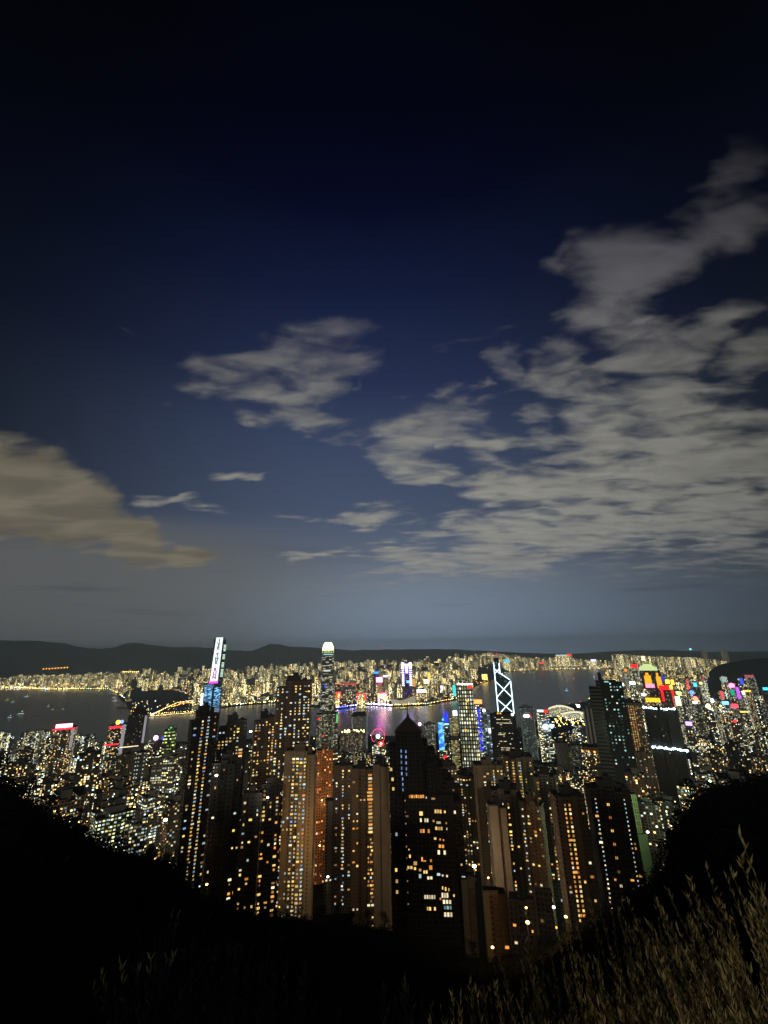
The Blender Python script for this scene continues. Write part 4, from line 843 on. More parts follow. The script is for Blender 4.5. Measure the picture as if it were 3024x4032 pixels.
for (nm, lb, x0, x1, yt, yb, d, col, st) in [
    ('cyan_sign_tower', 'cyan glowing slim tower left of the white grid skyscraper across the harbour', 452.3, 455.3, 685, 696, 3560, (70, 225, 235), 1.5), ('white_signed_block', 'block across the harbour with a long white rooftop sign above yellow walls', 416.8, 426, 689.5, 692.3, 3560, (235, 240, 255), 4.0),
    ('amber_column_tower', 'dark tower across the harbour with an amber column of light', 427.6, 430.3, 672.5, 680.5, 3900, (255, 205, 90), 1.8), ('orange_barred_tower', 'small tower across the harbour with orange horizontal bars right of the purple-lit tower', 412.2, 415.4, 678.8, 686.5, 3720, (255, 195, 90), .9),
    ('globe_signed_block', 'block across the harbour with a round cream lit sign', 423.8, 429, 679.3, 683.6, 3750, (255, 240, 190), 3), ('screen_building', 'building across the harbour with a bright white and amber screen left of the X-braced skyscraper', 481.8, 487, 674.3, 681.5, 3900, (255, 215, 110), 3),
    ('blue_signed_block', 'low block with a bright blue rooftop sign across the harbour', 373.2, 378.6, 671.6, 673.6, 4200, (60, 150, 255), 2.4), ('floodlit_white_block', 'low block with a white rooftop strip right of the blue rooftop sign', 383.2, 388, 675.2, 677, 4000, (225, 235, 255), 3.0),
    ('violet_sign_block', 'small block with a violet-white vertical sign on the eastern far shore', 440.6, 442.6, 685.5, 690.5, 3650, (215, 200, 255), 3.0), ('aqua_dome_building', 'building with an aqua-blue lit dome far behind the X-braced skyscraper', 504.5, 509, 659.5, 662.5, 6800, (70, 190, 255), 2.6),
    ('red_tipped_far_tower', 'far tower with a red sign over a yellow one, topmost on the eastern far shore', 567.3, 571, 653.9, 655.8, 7800, (255, 40, 40), 2.4), ('violet_far_hall', 'far low hall with a pale violet roof light, eastern far shore', 591, 595.5, 659.3, 661.5, 7600, (225, 205, 255), 3.0),
    ('white_strip_far_block', 'far block with a long thin white light strip on the eastern far shore', 556, 565.5, 654.7, 655.8, 7700, (205, 235, 235), 1.6), ('red_far_sign_block', 'far block with a small red sign left of the long white light strip', 539, 543.5, 662.2, 663.8, 7000, (255, 60, 80), 2.0)]:
    d = max(d, kw_coast(math.degrees(azdep((x0+x1)/2, yt)[0]))+250)
    root, w, ht, zz, xx = kl(nm, lb, 'building', x0-.4, x1+.4, yt, d, MF['far'], None, None)
    slab(root, 'lit_sign', xx(x0), xx(x1), zz(yb), zz(yt), -2.5, E(nm, col, st), 3)
# sports of colour on the Wan Chai roofs, each on a tower of its own
WC = [(crop, lab, col, st) for crop, lab, col, st in [
    ((424, 478, 380, 412), 'a small red rooftop sign', (255, 35, 45), 2.4), ((360, 384, 418, 446), 'a small orange rooftop lamp', (255, 150, 20), 2.6), ((415, 458, 535, 560), 'a blue-white rooftop sign', (215, 235, 255), 4),
    ((342, 362, 548, 575), 'a white lamp on its edge', (235, 245, 255), 3), ((985, 1012, 545, 582), 'an upright cyan sign', (90, 215, 255), 3.4), ((1038, 1058, 530, 570), 'a narrow yellow-white sign', (255, 225, 120), 3),
    ((908, 940, 505, 610), 'a pagoda-like stack of red and yellow lights', (255, 150, 60), 2.2), ((950, 982, 615, 655), 'a round deep blue sign', (60, 110, 255), 3.6), ((980, 1020, 668, 712), 'a round red and white sign', (255, 110, 90), 4.2),
    ((985, 1022, 714, 730), 'a flat white sign strip', (250, 250, 255), 3.5), ((820, 855, 668, 750), 'a tall bright cream light column', (255, 255, 190), 4.2), ((1140, 1168, 688, 725), 'a pale blue-white lamp', (190, 215, 255), 4.5),
    ((1098, 1135, 735, 775), 'a bright cream lamp on a pointed top', (255, 245, 170), 4.5), ((1225, 1250, 620, 690), 'a red-edged screen', (225, 90, 90), 1.6), ((1250, 1275, 620, 690), 'a pale grey-green screen', (175, 205, 200), 1.3),
    ((1320, 1365, 605, 660), 'a green glowing screen', (40, 205, 160), 1.8), ((1365, 1388, 585, 690), 'an upright violet light strip', (180, 80, 235), 2.0), ((1300, 1350, 550, 600), 'a glowing pink-red round sign', (255, 90, 140), 5.5),
    ((1393, 1435, 620, 650), 'a cream oval sign', (255, 245, 225), 4.5), ((1437, 1490, 600, 640), 'a string of amber lamps', (255, 205, 70), 3), ((1255, 1305, 715, 742), 'a bright sky-blue sign', (95, 190, 255), 3.2),
    ((1325, 1375, 735, 770), 'a red and white sign', (245, 70, 90), 2.8), ((1415, 1475, 795, 820), 'a row of yellow lamps', (250, 225, 100), 2.6), ((1345, 1375, 880, 902), 'a small round red lamp', (235, 40, 40), 2.6),
    ((915, 965, 895, 930), 'a violet-white sign', (175, 150, 255), 3), ((655, 690, 490, 530), 'a dark blue panel', (45, 60, 210), 1.3), ((698, 725, 488, 540), 'a blue panel under a white cap', (50, 65, 225), 1.5),
    ((560, 672, 682, 718), 'an amber lit podium roof', (255, 175, 30), 2.2), ((1620, 1655, 588, 612), 'an aqua sign near the frame edge', (60, 195, 235), 2.4), ((1400, 1425, 505, 560), 'a deep blue upright panel', (60, 70, 200), 1.3),
    ((1460, 1525, 475, 500), 'a dull pink roof band', (210, 110, 120), .9), ((1235, 1270, 490, 540), 'a pale aqua shield sign', (170, 215, 210), 1.2), ((1060, 1085, 505, 530), 'a dull pink roof edge', (205, 90, 100), .9), ((545, 555, 605, 612), 'a dotted warm roof line', (255, 220, 180), 2),
    ((830, 870, 625, 660), 'a greenish rainbow sign', (190, 220, 130), 2.2), ((1238, 1330, 800, 808), 'a dotted white roof line', (240, 240, 225), 2.0), ((1225, 1245, 745, 762), 'a small yellow lamp', (250, 235, 150), 3.2), ((520, 560, 640, 665), 'a soft white rooftop lamp', (225, 240, 235), 2.6)]]
for n, ((xa, xb, ya, yb), lab, col, st) in enumerate(WC):
    (X0, Y0), (X1, Y1) = c5(xa, ya), c5(xb, yb)
    d = float(np.interp(Y1, [665, 685, 700, 715, 730], [4300, 3000, 2300, 1900, 1500])) + (n % 3)*25
    ww = max(X1-X0+1.6, 6.0); cxp = (X0+X1)/2
    root, w, ht, zz, xx = simple('signed_tower', 'city tower at right carrying '+lab, 'tower block', cxp-ww/2, cxp+ww/2, Y0+ (0 if (Y1-Y0) > 3 else (Y1-Y0)), d, MF[['farw', 'midgrey', 'farw', 'midbrown'][n % 4]], random.choice([-8, 0, 8]), None, Y1-.5)
    tag(root, group='towers with lit signs in the right half of the city')
    nm = 'lit_sign'
    if 'round' in lab or 'lamp' in lab and 'row' not in lab and 'string' not in lab: orb(root, nm, 0, -6, zz((Y0+Y1)/2), (X1-X0)/2*mpp(cxp, Y0, d), E('wc%d' % n, col, st), (Y1-Y0)/max(.5, (X1-X0)))
    elif 'row' in lab or 'dotted' in lab or 'string' in lab or 'pagoda' in lab:
        k = 5
        for i in range(k):
            f = (i+.5)/k; px_ = X0+(X1-X0)*f if 'pagoda' not in lab else cxp; py_ = Y1+(Y0-Y1)*f if 'pagoda' in lab else (Y0+Y1)/2
            orb(root, 'lamp', xx(px_), -4, zz(py_), mpp(cxp, Y0, d)*.75*(1.6-f*.8 if 'pagoda' in lab else 1), E('wc%d' % n, col if i % 2 or 'pagoda' not in lab else (255, 70, 70), st))
    else: slab(root, nm, xx(X0), xx(X1), zz(Y1), zz(Y0), -3, E('wc%d' % n, col, st), 3)

# left side special towers
root, w, ht, zz, xx = simple('red_signed_tower', 'dark tower at left with a glowing pink-red rooftop sign and a white edge', 'tower block', 56, 74.5, 727.5, 1500, MF['midbrown'], -6, 'the red rooftop sign tower', 775)
slab(root, 'sign', xx(57.5), xx(71), zz(727.3), zz(723.8), 0, E('hotpink', (255, 140, 160), 6.5), 6); slab(root, 'red_rim', xx(55), xx(74), zz(729.5), zz(728), -2, E('rimred', (230, 40, 60), 1.8)); slab(root, 'white_edge', xx(71.3), xx(73.6), zz(748), zz(729.6), -2, E('whiteedge', (195, 190, 200), .55))
root, w, ht, zz, xx = simple('red_banded_tower', 'tower at left with red bands and a yellow and a blue roof globe', 'tower block', 111, 126.5, 724, 1480, MF['middark'], -6, 'the red banded tower', 765)
slab(root, 'red_band', xx(111), xx(123), zz(728), zz(725.8), -2, E('rimred', (230, 40, 60), 1.8)); slab(root, 'red_band', xx(109), xx(121), zz(744.5), zz(743), -2, E('rimred', (230, 40, 60), 1.8)); slab(root, 'white_edge', xx(122.6), xx(125.4), zz(754), zz(725), -2, E('whiteedge', (195, 190, 200), .55))
orb(root, 'yellow_globe', xx(118.2), -4, zz(722), 5.6, E('globe_y', (255, 215, 60), 4)); orb(root, 'blue_globe', xx(121.4), -4, zz(721.8), 4.6, E('globe_b', (90, 120, 255), 4.5))
root, w, ht, zz, xx = simple('domed_dark_tower', 'black tower with a low pointed dome and one white lit edge at left', 'tower block', 130, 147, 714.5, 1350, facade('domed_dark', (.015, .015, .02), lit=.10, strength=.8, ramp=OFFICE, objvar=0), -4, 'the domed dark tower', 745)
b = MB(); b.prism([(w*.46*math.cos(k*math.pi/4), 15+w*.4*math.sin(k*math.pi/4)) for k in range(8)], ht-2, zz(707), 0, 0, .25); link('dome', b.mesh('dome', [ROOF]), root)
slab(root, 'white_edge', xx(144.6), xx(146.6), zz(743), zz(716), -2, E('whiteedge', (195, 190, 200), .55)); slab(root, 'lit_floor', xx(126.5), xx(142.5), zz(746), zz(745.2), -2.2, MF['w_cream'])
root, w, ht, zz, xx = simple('green_banded_tower', 'slim tower with bright green-yellow bands near the dark foreground towers', 'tower block', 165, 176, 729, 1400, facade('greenband', (.06, .08, .05), lit=.6, strength=1.1, ramp=[(0, srgb(215, 235, 120)), (.6, srgb(190, 225, 170))], cw=4, ch=8, fw=.9, fh=.4, run=6, objvar=0), -4, None, 745)
orb(root, 'green_lamp', xx(171), -4, zz(727.5), 2.4, E('green', (60, 230, 120), 1.3))
root, w, ht, zz, xx = simple('magenta_lamp_tower', 'dark tower with a very bright pink-white lamp and a small blue one', 'tower block', 150, 162, 741.5, 1300, MF['middark'], 0, None, 750)
orb(root, 'pink_white_lamp', xx(155.4), -5, zz(737.5), 5.6, E('pinkwhite', (255, 170, 235), 5)); orb(root, 'blue_lamp', xx(161.6), -5, zz(738.2), 2.8, E('blue', (50, 70, 255), 1.6))
root, w, ht, zz, xx = simple('dotted_tower', 'dark tower at left with two vertical double lines of white dots', 'tower block', 127, 145, 752, 950, MF['midbrown'], -5, None, None)
for k in range(14):
    for x in (137.2, 139.4, 147.8): orb(root, 'stair_light', xx(x if x < 145 else 144.3), -2.5, zz(754+k*3.9), .95, MF['w_cool'])
# low, brightly windowed block at the foot of the left slope
root, w, ht, zz, xx = simple('lit_low_block', 'wide low block with many bright greenish-white windows at the foot of the left slope', 'apartment block', 100, 134, 813, 620, facade('lowlit', (.10, .10, .07), lit=.75, strength=1.5, ramp=[(0, srgb(240, 235, 150)), (.4, srgb(215, 240, 200)), (.8, srgb(190, 230, 235))], cw=3.6, ch=3.4, fw=.6, fh=.45, objvar=0, bright_obj=.2), 12, None, None, ratio=.4)
# ------------------------------------------------------------------ lesser towers of the near shore
def free(x, y, r):
    for (ox, oy, orr) in OCC:
        if (x-ox)**2+(y-oy)**2 < (r+orr)**2: return False
    return True
ENV = np.array([[0, 724], [30, 727], [60, 736], [90, 737], [125, 748], [150, 744], [200, 742], [300, 748], [345, 748], [400, 752], [440, 755], [500, 752], [530, 738], [560, 736], [590, 722], [620, 700], [650, 700], [700, 700], [768, 712], [820, 715]])
rnd = random.Random(11)
MIDS = []
def mid(px, py, d, az=None):
    p = at(px, py, d); a = math.degrees(math.atan2(p.x, p.y))
    if d > hk_coast(a)-30: return
    base = gz(p.x, p.y); w = rnd.uniform(19, 36) if d < 2300 else rnd.uniform(24, 46); r = w*.54
    if not free(p.x, p.y, r*(.8 if d > 1500 else .9)): return
    r_ = rnd.random()
    h = (rnd.uniform(60, 135) if d < 1500 else rnd.uniform(70, 150) if px < 230 else rnd.uniform(45, 125)) if r_ < .85 else rnd.uniform(120, 170)
    if d > 2300: h = rnd.uniform(50, 120)
    top = base+h; q_ = proj(p.x, p.y, top)
    lim = float(np.interp(q_[0], ENV[:, 0], ENV[:, 1])) + rnd.uniform(-4, 12)
    if d > 2000: lim = max(lim-30*(d-2000)/1500, 676+rnd.uniform(-2, 14)) if q_[0] > 600 else lim
    wpx = w/mpp(q_[0], q_[1], d)
    for (x0, x1, dl, ym) in VIS:
        if dl > d-5 and q_[0]+wpx/2 > x0 and q_[0]-wpx/2 < x1: lim = max(lim, ym+rnd.uniform(0, 4))
    if q_[1] < lim:
        zz = at(q_[0], lim, d).z
        if zz-base < 22: return
        top = zz
    OCC.append((p.x, p.y, r*.85)); MIDS.append((p.x, p.y, base, top-base, w, d))
tries = 0
while len(MIDS) < 640 and tries < 16000:
    tries += 1
    px = rnd.uniform(-25, 795); u = rnd.random()
    if px < 230: d = 560+u*1050 if rnd.random() < .55 else rnd.uniform(1500, 2500)
    elif px < 530: d = 700+u*1350
    elif px < 600: d = 700+u*2100
    else: d = 640+2900*(u**1.45)
    mid(px, 780, d)
MIDS.sort(key=lambda t: -t[3]*t[4]/t[5]**2*(1.6 if proj(t[0], t[1], t[2]+t[3])[1] < 790 else 1))
rest_towers = MB()
for (x, y, base, h, w, d) in MIDS[285:]:
    c_, s_ = math.cos(-math.atan2(x, y)), math.sin(-math.atan2(x, y)); dep = w*.8
    for (u0, u1, hh_) in ((-.5, -.1, -3), (-.1, .2, 0), (.2, .5, -5)):
        rest_towers.prism([(x+c_*u-s_*v, y+s_*u+c_*v) for u, v in ((u0*w, abs(u0)*3), (u1*w, abs(u0)*3), (u1*w, dep), (u0*w, dep))], base-8, base+h+hh_, 0, 1)
if rest_towers.f: tag(link('distant_towers', rest_towers.mesh('distant_towers', [MF['farwi'], ROOF])), 'tightly packed smaller lit towers filling gaps near the harbour', 'buildings', None, 'stuff')
print('MIDTOTAL', len(MIDS)); MIDS = MIDS[:285]
KEYS = ['midtan', 'midbrown', 'middark', 'midgrey']
tone = {'midtan': 'tan', 'midbrown': 'brown', 'middark': 'black', 'midgrey': 'grey', 'farw': 'slate'}
ent = []
for (x, y, base, h, w, d) in MIDS:
    key = rnd.choice(['midtan', 'midbrown', 'midbrown', 'middark', 'middark', 'midgrey']) if d < 1500 else rnd.choice(['midbrown', 'middark', 'midgrey', 'farw', 'farw'] )
    if x > 500 and d < 1600: key = rnd.choice(['midbrown', 'middark', 'middark'])
    dep = w*rnd.uniform(.6, .95); b = MB(); style = rnd.randint(0, 3)
    if style == 0:
        b.box(-w/2, -w*.2, 0, dep, -12, h-3); b.box(-w*.2, w*.2, 2.5, dep-1, -12, h); b.box(w*.2, w/2, .2, dep+.3, -12, h-2.4)
    elif style == 1:
        b.box(-w/2, w/2, dep*.3, dep*.7, -12, h-3); b.box(-w*.16, w*.16, 0, dep, -12, h); b.box(-w*.42, -w*.28, dep*.2, dep*.8, -12, h-5); b.box(w*.28, w*.42, dep*.2, dep*.8, -12, h-6)
    elif style == 2:
        b.box(-w/2, w/2, 0, dep, -12, h*.985); b.box(-w*.36, w*.36, dep*.1, dep*.9, h*.985, h)
    else:
        for i in range(4): b.box(-w/2+i*w/4, -w/2+(i+1)*w/4, [0, 1.8, .6, 2.2][i], dep-[0, 1, .5, 1.2][i], -12, h-[0, 2, 4, 1][i])
    b.box(-w*.15, w*.12, dep*.35, dep*.65, h-6, h+rnd.uniform(3, 7), 2, 1)
    if rnd.random() < .35: b.box(w*.15, w*.28, dep*.3, dep*.5, h-7, h+2.5, 2, 1)
    o = link('city_tower', b.mesh('city_tower', [MF[key], ROOF, DARKM if key == 'middark' else CONCG]), None, (x, y, base), -math.atan2(x, y)+R_(rnd.choice([0, 0, 12, -12, 25, -25, 40])))
    q_ = proj(x, y, base+h)
    ent.append([q_[0], q_[1], o, key, d, h, w])
# names: nearest landmark, distance band, then rank from the left
if not any('red rooftop' in a for _, a in LMK): LMK.append((65, 'the red rooftop sign tower'))
ORD = 'first second third fourth fifth sixth seventh eighth ninth tenth eleventh twelfth thirteenth fourteenth fifteenth'.split()
bands = {}
for e in ent:
    a = min(LMK, key=lambda l: abs(l[0]-e[0])); bd = 'low down' if e[1] > 790 else ('midway down' if e[1] > 745 else 'high up')
    side = 'left of' if e[0] < a[0] else 'right of'
    hw = 'tall' if e[5] > 95 else 'short'
    bands.setdefault((a[1], side, bd, tone[e[3]], hw), []).append((abs(a[0]-e[0]), e))
for (an, side, bd, tn, hw), L in bands.items():
    L.sort(key=lambda t: t[0])
    for i, (_, e) in enumerate(L):
        pos = 'nearest' if i == 0 else ORD[min(i, 14)]+' nearest'
        lab = '%s %s block %s, %s %s %s' % (hw, tn, bd, pos, side, an)
        tag(e[2], lab, 'tower block', 'lit tower blocks filling the near shore of the city')
print('MIDS', len(MIDS), 'tries', tries)

# ------------------------------------------------------------------ Kowloon: individual blocks and the mass behind
SKY = np.array([[0, 679], [25, 674], [60, 670], [110, 669], [160, 668], [200, 666], [250, 664], [300, 660], [350, 656], [400, 657], [440, 656], [480, 653], [520, 651], [560, 650.5], [600, 653], [650, 656.5], [700, 658], [730, 662], [768, 664]])
def surf(px, py):
    """where the sight line meets the far land"""
    v = ray(px, py); a = math.degrees(math.atan2(v.x, v.y)); t = -v.z/math.hypot(v.x, v.y)
    lo = kw_coast(a)+15
    dd = lo
    while dd < 12000:
        if CAM.z-dd*t <= kz(a, dd): break
        dd += 40+dd*.01
    return a, dd
def shore_y(px):
    return float(np.interp(px, [p[0] for p in KWC], [p[1] for p in KWC]))
blocks = []
rnd = random.Random(23)
GATE = {}
for i in range(5600):
    px = rnd.uniform(-30, 800) if i < 4500 else rnd.uniform(478, 614)
    sy = shore_y(px)
    top = float(np.interp(px, SKY[:, 0], SKY[:, 1]))
    if px > 625: continue
    yb = rnd.uniform(top+3.5, sy-1.0)
    if rnd.random() > GATE.setdefault((int(px/11+yb/9), int(yb/5)), rnd.choice([.12, .45, .8, 1, 1])): continue
    if px > 478 and yb > 668.2: continue
    if 128 < px < 190 and 692 < yb < 716: continue             # dark park and typhoon shelter
    a, d = surf(px, yb)
    if d > 9800: d = rnd.uniform(8300, 9800)
    if d < kw_coast(a)+20: d = kw_coast(a)+rnd.uniform(20, 200)
    h = rnd.choice([rnd.uniform(25, 70), rnd.uniform(50, 115), rnd.uniform(60, 130)])
    if d < kw_coast(a)+350: h = rnd.uniform(12, 50)
    x, y = d*math.sin(R_(a)), d*math.cos(R_(a)); b0 = kz(a, d)
    qx, qy = proj(x, y, b0+h)
    if qy < top-rnd.uniform(-1.5, 2.2):
        h = max(12, h-(top-qy)*d/430)
    skip = False
    for (x0, x1, dl, ym) in VIS:
        if dl > 2600 and x0-1 < qx < x1+1 and d < dl+40 and d > dl-200: skip = True
        if dl > 2600 and d < dl and x0 < qx < x1 and qy < ym: skip = True
    if skip: continue
    w = rnd.uniform(14, 34)*(1+d/9000); blocks.append((h*w/d/d, x, y, b0, h, w, w*rnd.uniform(.5, 1), a))
for i in range(520):                                                    # the eastern end of the near shore, seen far off
    px = rnd.uniform(606, 722); yb = rnd.uniform(672, 700); 
    p_ = hit(px, yb, 6); d = math.hypot(p_.x, p_.y); a = math.degrees(math.atan2(p_.x, p_.y))
    if px > 690+(700-yb)*.9 or d > hk_coast(a)-40 or d > 8200: continue
    h = rnd.uniform(40, 110); w = rnd.uniform(20, 40); blocks.append((h*w/d/d, p_.x, p_.y, 4, h, w, w*.8, a))
for i in range(900):                                                    # far eastern waterfront beyond
    px = rnd.uniform(615, 735); d = rnd.uniform(7600, 9600); v = ray(px, 665); a = math.degrees(math.atan2(v.x, v.y))
    top = float(np.interp(px, SKY[:, 0], SKY[:, 1])) + rnd.choice([rnd.uniform(-.5, 2), rnd.uniform(0, 9)]); x, y = d*math.sin(R_(a)), d*math.cos(R_(a)); b0 = kz(a, d)
    z = at(px, top, d).z; h = z-b0
    if h < 15: continue
    blocks.append((0.5*h*30/d/d, x, y, b0, h, rnd.uniform(26, 48), 30, a))
blocks.sort(key=lambda t: -t[0])
print('blocks', len(blocks))
mass = MB()
for i, (k, x, y, b0, h, w, dep, a) in enumerate(blocks):
    rz = -math.atan2(x, y)+R_(rnd.choice([0, 15, -15, 35]))
    if i < 296:
        b = MB(); b.box(-w/2, w/2*.3, 0, dep, -5, h); b.box(w*.15+.02, w/2, 2, dep-2, -5, h*.94); b.box(-w*.2, 0, dep*.3, dep*.6, h, h+4, 1, 1)
        o = link('waterfront_block', b.mesh('waterfront_block', [MF['far'], ROOF]), None, (x, y, b0), rz)
        qx = proj(x, y, b0)[0]
        if qx < 205: l, gr = 'tiny pale block across the harbour, left of the white lettered skyscraper', 'far blocks left of the lettered skyscraper'
        elif qx < 325: l, gr = 'tiny pale block across the harbour, between the white lettered and crowned skyscrapers', 'far blocks between the two tallest far skyscrapers'
        elif qx < 460: l, gr = 'tiny lit block across the harbour, between the crowned and white grid skyscrapers', 'far blocks in the centre'
        elif qx < 600: l, gr = 'tiny lit block on the far shore, right of the white grid skyscraper', 'far blocks on the eastern shore'
        else: l, gr = 'tiny lit block far along the shore, beyond the amber lantern skyscraper', 'far blocks behind the amber lantern tower'
        tag(o, l, 'building', gr)
    else:
        c_, s_ = math.cos(rz), math.sin(rz)
        pl = [(x+c_*u-s_*v, y+s_*u+c_*v) for u, v in ((-w/2, 0), (w/2, 0), (w/2, dep), (-w/2, dep))]
        mass.prism(pl, b0-5, b0+h, 0, 1)
tag(link('distant_city', mass.mesh('distant_city', [MF['fari'], ROOF])), 'dense mass of small far city blocks', 'buildings', None, 'stuff')

# ------------------------------------------------------------------ lamps along the shores and roads
LK = {k: E('lamp_'+k, c, s) for k, c, s in (('y', (255, 214, 110), 18), ('w', (240, 245, 230), 18), ('o', (255, 165, 60), 14), ('b', (60, 80, 255), 26), ('v', (225, 205, 255), 40), ('g', (170, 235, 200), 14))}
LKs = {k: E('lamps_'+k, c, s, 'NONE') for k, c, s in (('y', (255, 214, 110), 5), ('w', (240, 245, 230), 5), ('o', (255, 165, 60), 4.5), ('b', (70, 90, 255), 5), ('r', (255, 60, 50), 5), ('c', (150, 220, 255), 5))}
LMESH = {}
def lamp_mesh(k, r):
    kk = (k, round(r, 1))
    if kk not in LMESH:
        b = MB(); b.ball((0, 0, 8), r, 0, 6, 4); b.tube([(0, 0, -1), (0, 0, 8)], .2, 4, 1); LMESH[kk] = b.mesh('street_lamp', [LK[k], DARKM])
    return LMESH[kk]
rnd = random.Random(5); nl = 0
SEG = [(0, 70, 'y', 'yyyyw', 44, 3.6), (70, 127, 'y', 'yyyyg', 30, 3.2), (130, 200, 'y', 'yyoyw', 34, 1.8), (236, 276, 'y', 'yyw', 14, 2.4), (336, 366, 'b', 'bbvb', 26, 2.0), (366, 392, 'v', 'vvwv', 18, 2.8), (392, 457, 'y', 'ywyyoy', 34, 2.0), (457, 493, 'o', 'yo', 10, 1.8), (494, 600, 'y', 'yyywo', 44, 2.6)]
for (xa, xb, nm, pat, n, r) in SEG:
    for i in range(n):
        px = xa+(xb-xa)*(i+rnd.uniform(.2, .8))/n; py = shore_y(px)-.4
        v = ray(px, py); a = math.degrees(math.atan2(v.x, v.y)); d = kw_coast(a)+rnd.uniform(4, 40)
        o = link('street_lamp', lamp_mesh(rnd.choice(pat), r*rnd.choice([.7, 1, 1.3])), None, (d*math.sin(R_(a)), d*math.cos(R_(a)), 4)); nl += 1
        tag(o, 'small glowing lamp on the far waterfront %s' % ('left of the white lettered skyscraper' if px < 205 else 'right of the white lettered skyscraper'), 'street lamp', 'lamps along the far waterfront')
print('lamps', nl)
lm = MB(); keys = ['y', 'w', 'o', 'b', 'r', 'c']
def pt_lamp(x, y, z, k, r): lm.ball((x, y, z), r, keys.index(k), 5, 3)
for i in range(1500):
    px = rnd.uniform(-10, 600); sy = shore_y(px); top = float(np.interp(px, SKY[:, 0], SKY[:, 1]))
    yb = sy-(sy-top-4)*rnd.random()**1.3
    if px > 478 and yb > 669: continue
    if 128 < px < 188 and 691 < yb < 708: continue
    a, d = surf(px, yb); 
    if d > 9500: continue
    pt_lamp(d*math.sin(R_(a)), d*math.cos(R_(a)), kz(a, d)+rnd.choice([8, 20, 50]), rnd.choice('yyyyywwwooo' if rnd.random() < .84 else 'bcrr'), rnd.uniform(1.6, 3.2)*(d/3400)**.8)
def road(pts, n, pat, r, jit=.4, z=8):
    for i in range(n):
        f = i/n*(len(pts)-1); k = int(f); f -= k
        px = pts[k][0]*(1-f)+pts[k+1][0]*f+rnd.uniform(-jit, jit); py = pts[k][1]*(1-f)+pts[k+1][1]*f+rnd.uniform(-jit, jit)
        p_ = hit(px, py, z); pt_lamp(p_.x, p_.y, z, rnd.choice(pat), r*rnd.uniform(.7, 1.3))
road([c1(1230, 760), c1(1350, 700), c1(1450, 655), c1(1560, 640), c1(1640, 625)], 90, 'yyyow', 2.6, .25)      # bright diagonal motorway
road([c1(1400, 690), c1(1520, 655), c1(1630, 650)], 40, 'yo', 2.6, .4)
road([c1(1180, 545), c1(1330, 540), c1(1480, 560), c1(1640, 610)], 80, 'oyoow', 2.8, 1.0)
road([c1(1500, 540), c1(1659, 560)], 40, 'ooy', 3, 1.4)
road([c1(0, 500), c1(40, 480)], 16, 'o', 3.4, 1)
road([c1(0, 545), c1(300, 540), c1(520, 525), c1(900, 525)], 90, 'yywyw', 3.2, .8)
road([c1(970, 545), c1(1110, 545)], 26, 'yyo', 2.6, 1.0)
road([c1(1240, 765), c1(1400, 750), c1(1590, 738)], 50, 'yyw', 1.9, .25)
road([c3(1060, 485), c3(1300, 505), c3(1500, 490)], 34, 'oyy', 2.6, .2)
road([c4(160, 395), c4(420, 385)], 26, 'yo', 3.6, .2); road([c4(560, 375), c4(1040, 375), c4(1170, 375)], 70, 'yyw', 3.4, .4)
road([c3(250, 650), c3(420, 650), c3(520, 640)], 40, 'oyyy', 2.3, .5)
road([c3(900, 600), c3(1100, 590)], 20, 'yyo', 2.2, .8)
for (x0, x1, yt) in ((c1(355, 0)[0], c1(550, 0)[0], 669), (c1(1005, 0)[0], c1(1130, 0)[0], 671.7)):
    for i in range(9):
        px = x0+(x1-x0)*i/8; p_ = at(px, yt-(1.5*i/8 if x0 < 60 else 0)+rnd.uniform(-.2, .2), 4700); pt_lamp(p_.x, p_.y, p_.z, 'o' if x0 < 60 else 'y', 4.6)
for i in range(900):                                                    # streets of the near shore
    px = rnd.uniform(0, 768); d = rnd.uniform(900, 2100) if px < 530 else rnd.uniform(1000, 3900)
    v = ray(px, 760); a = math.degrees(math.atan2(v.x, v.y))
    if d > hk_coast(a)-15: continue
    pt_lamp(d*math.sin(R_(a)), d*math.cos(R_(a)), ground(a, d)+rnd.choice([7, 7, 25]), rnd.choice('yywwo' if px < 560 else 'ywwocrb'), rnd.uniform(.8, 1.9)*(d/1500))
for i in range(90):                                                     # bright yards beside the wing-roofed hall
    px, py = c4(rnd.uniform(775, 1045), rnd.uniform(765, 850)); p_ = hit(px, py, 10); pt_lamp(p_.x, p_.y, 10, rnd.choice('ywy'), 2.4)
for i in range(170):                                                    # lanes and forecourts among the near towers
    a = rnd.uniform(-24, 28); d = rnd.uniform(480, 900)
    if free(d*math.sin(R_(a)), d*math.cos(R_(a)), -4): pt_lamp(d*math.sin(R_(a)), d*math.cos(R_(a)), ground(a, d)+rnd.choice([6, 9, 14]), rnd.choice('yyoowo'), rnd.uniform(.5, .95))
tag(link('city_lights', lm.mesh('city_lights', [LKs[k] for k in keys])), 'scatter of tiny lamps on far roads and streets', 'street lights', None, 'stuff')

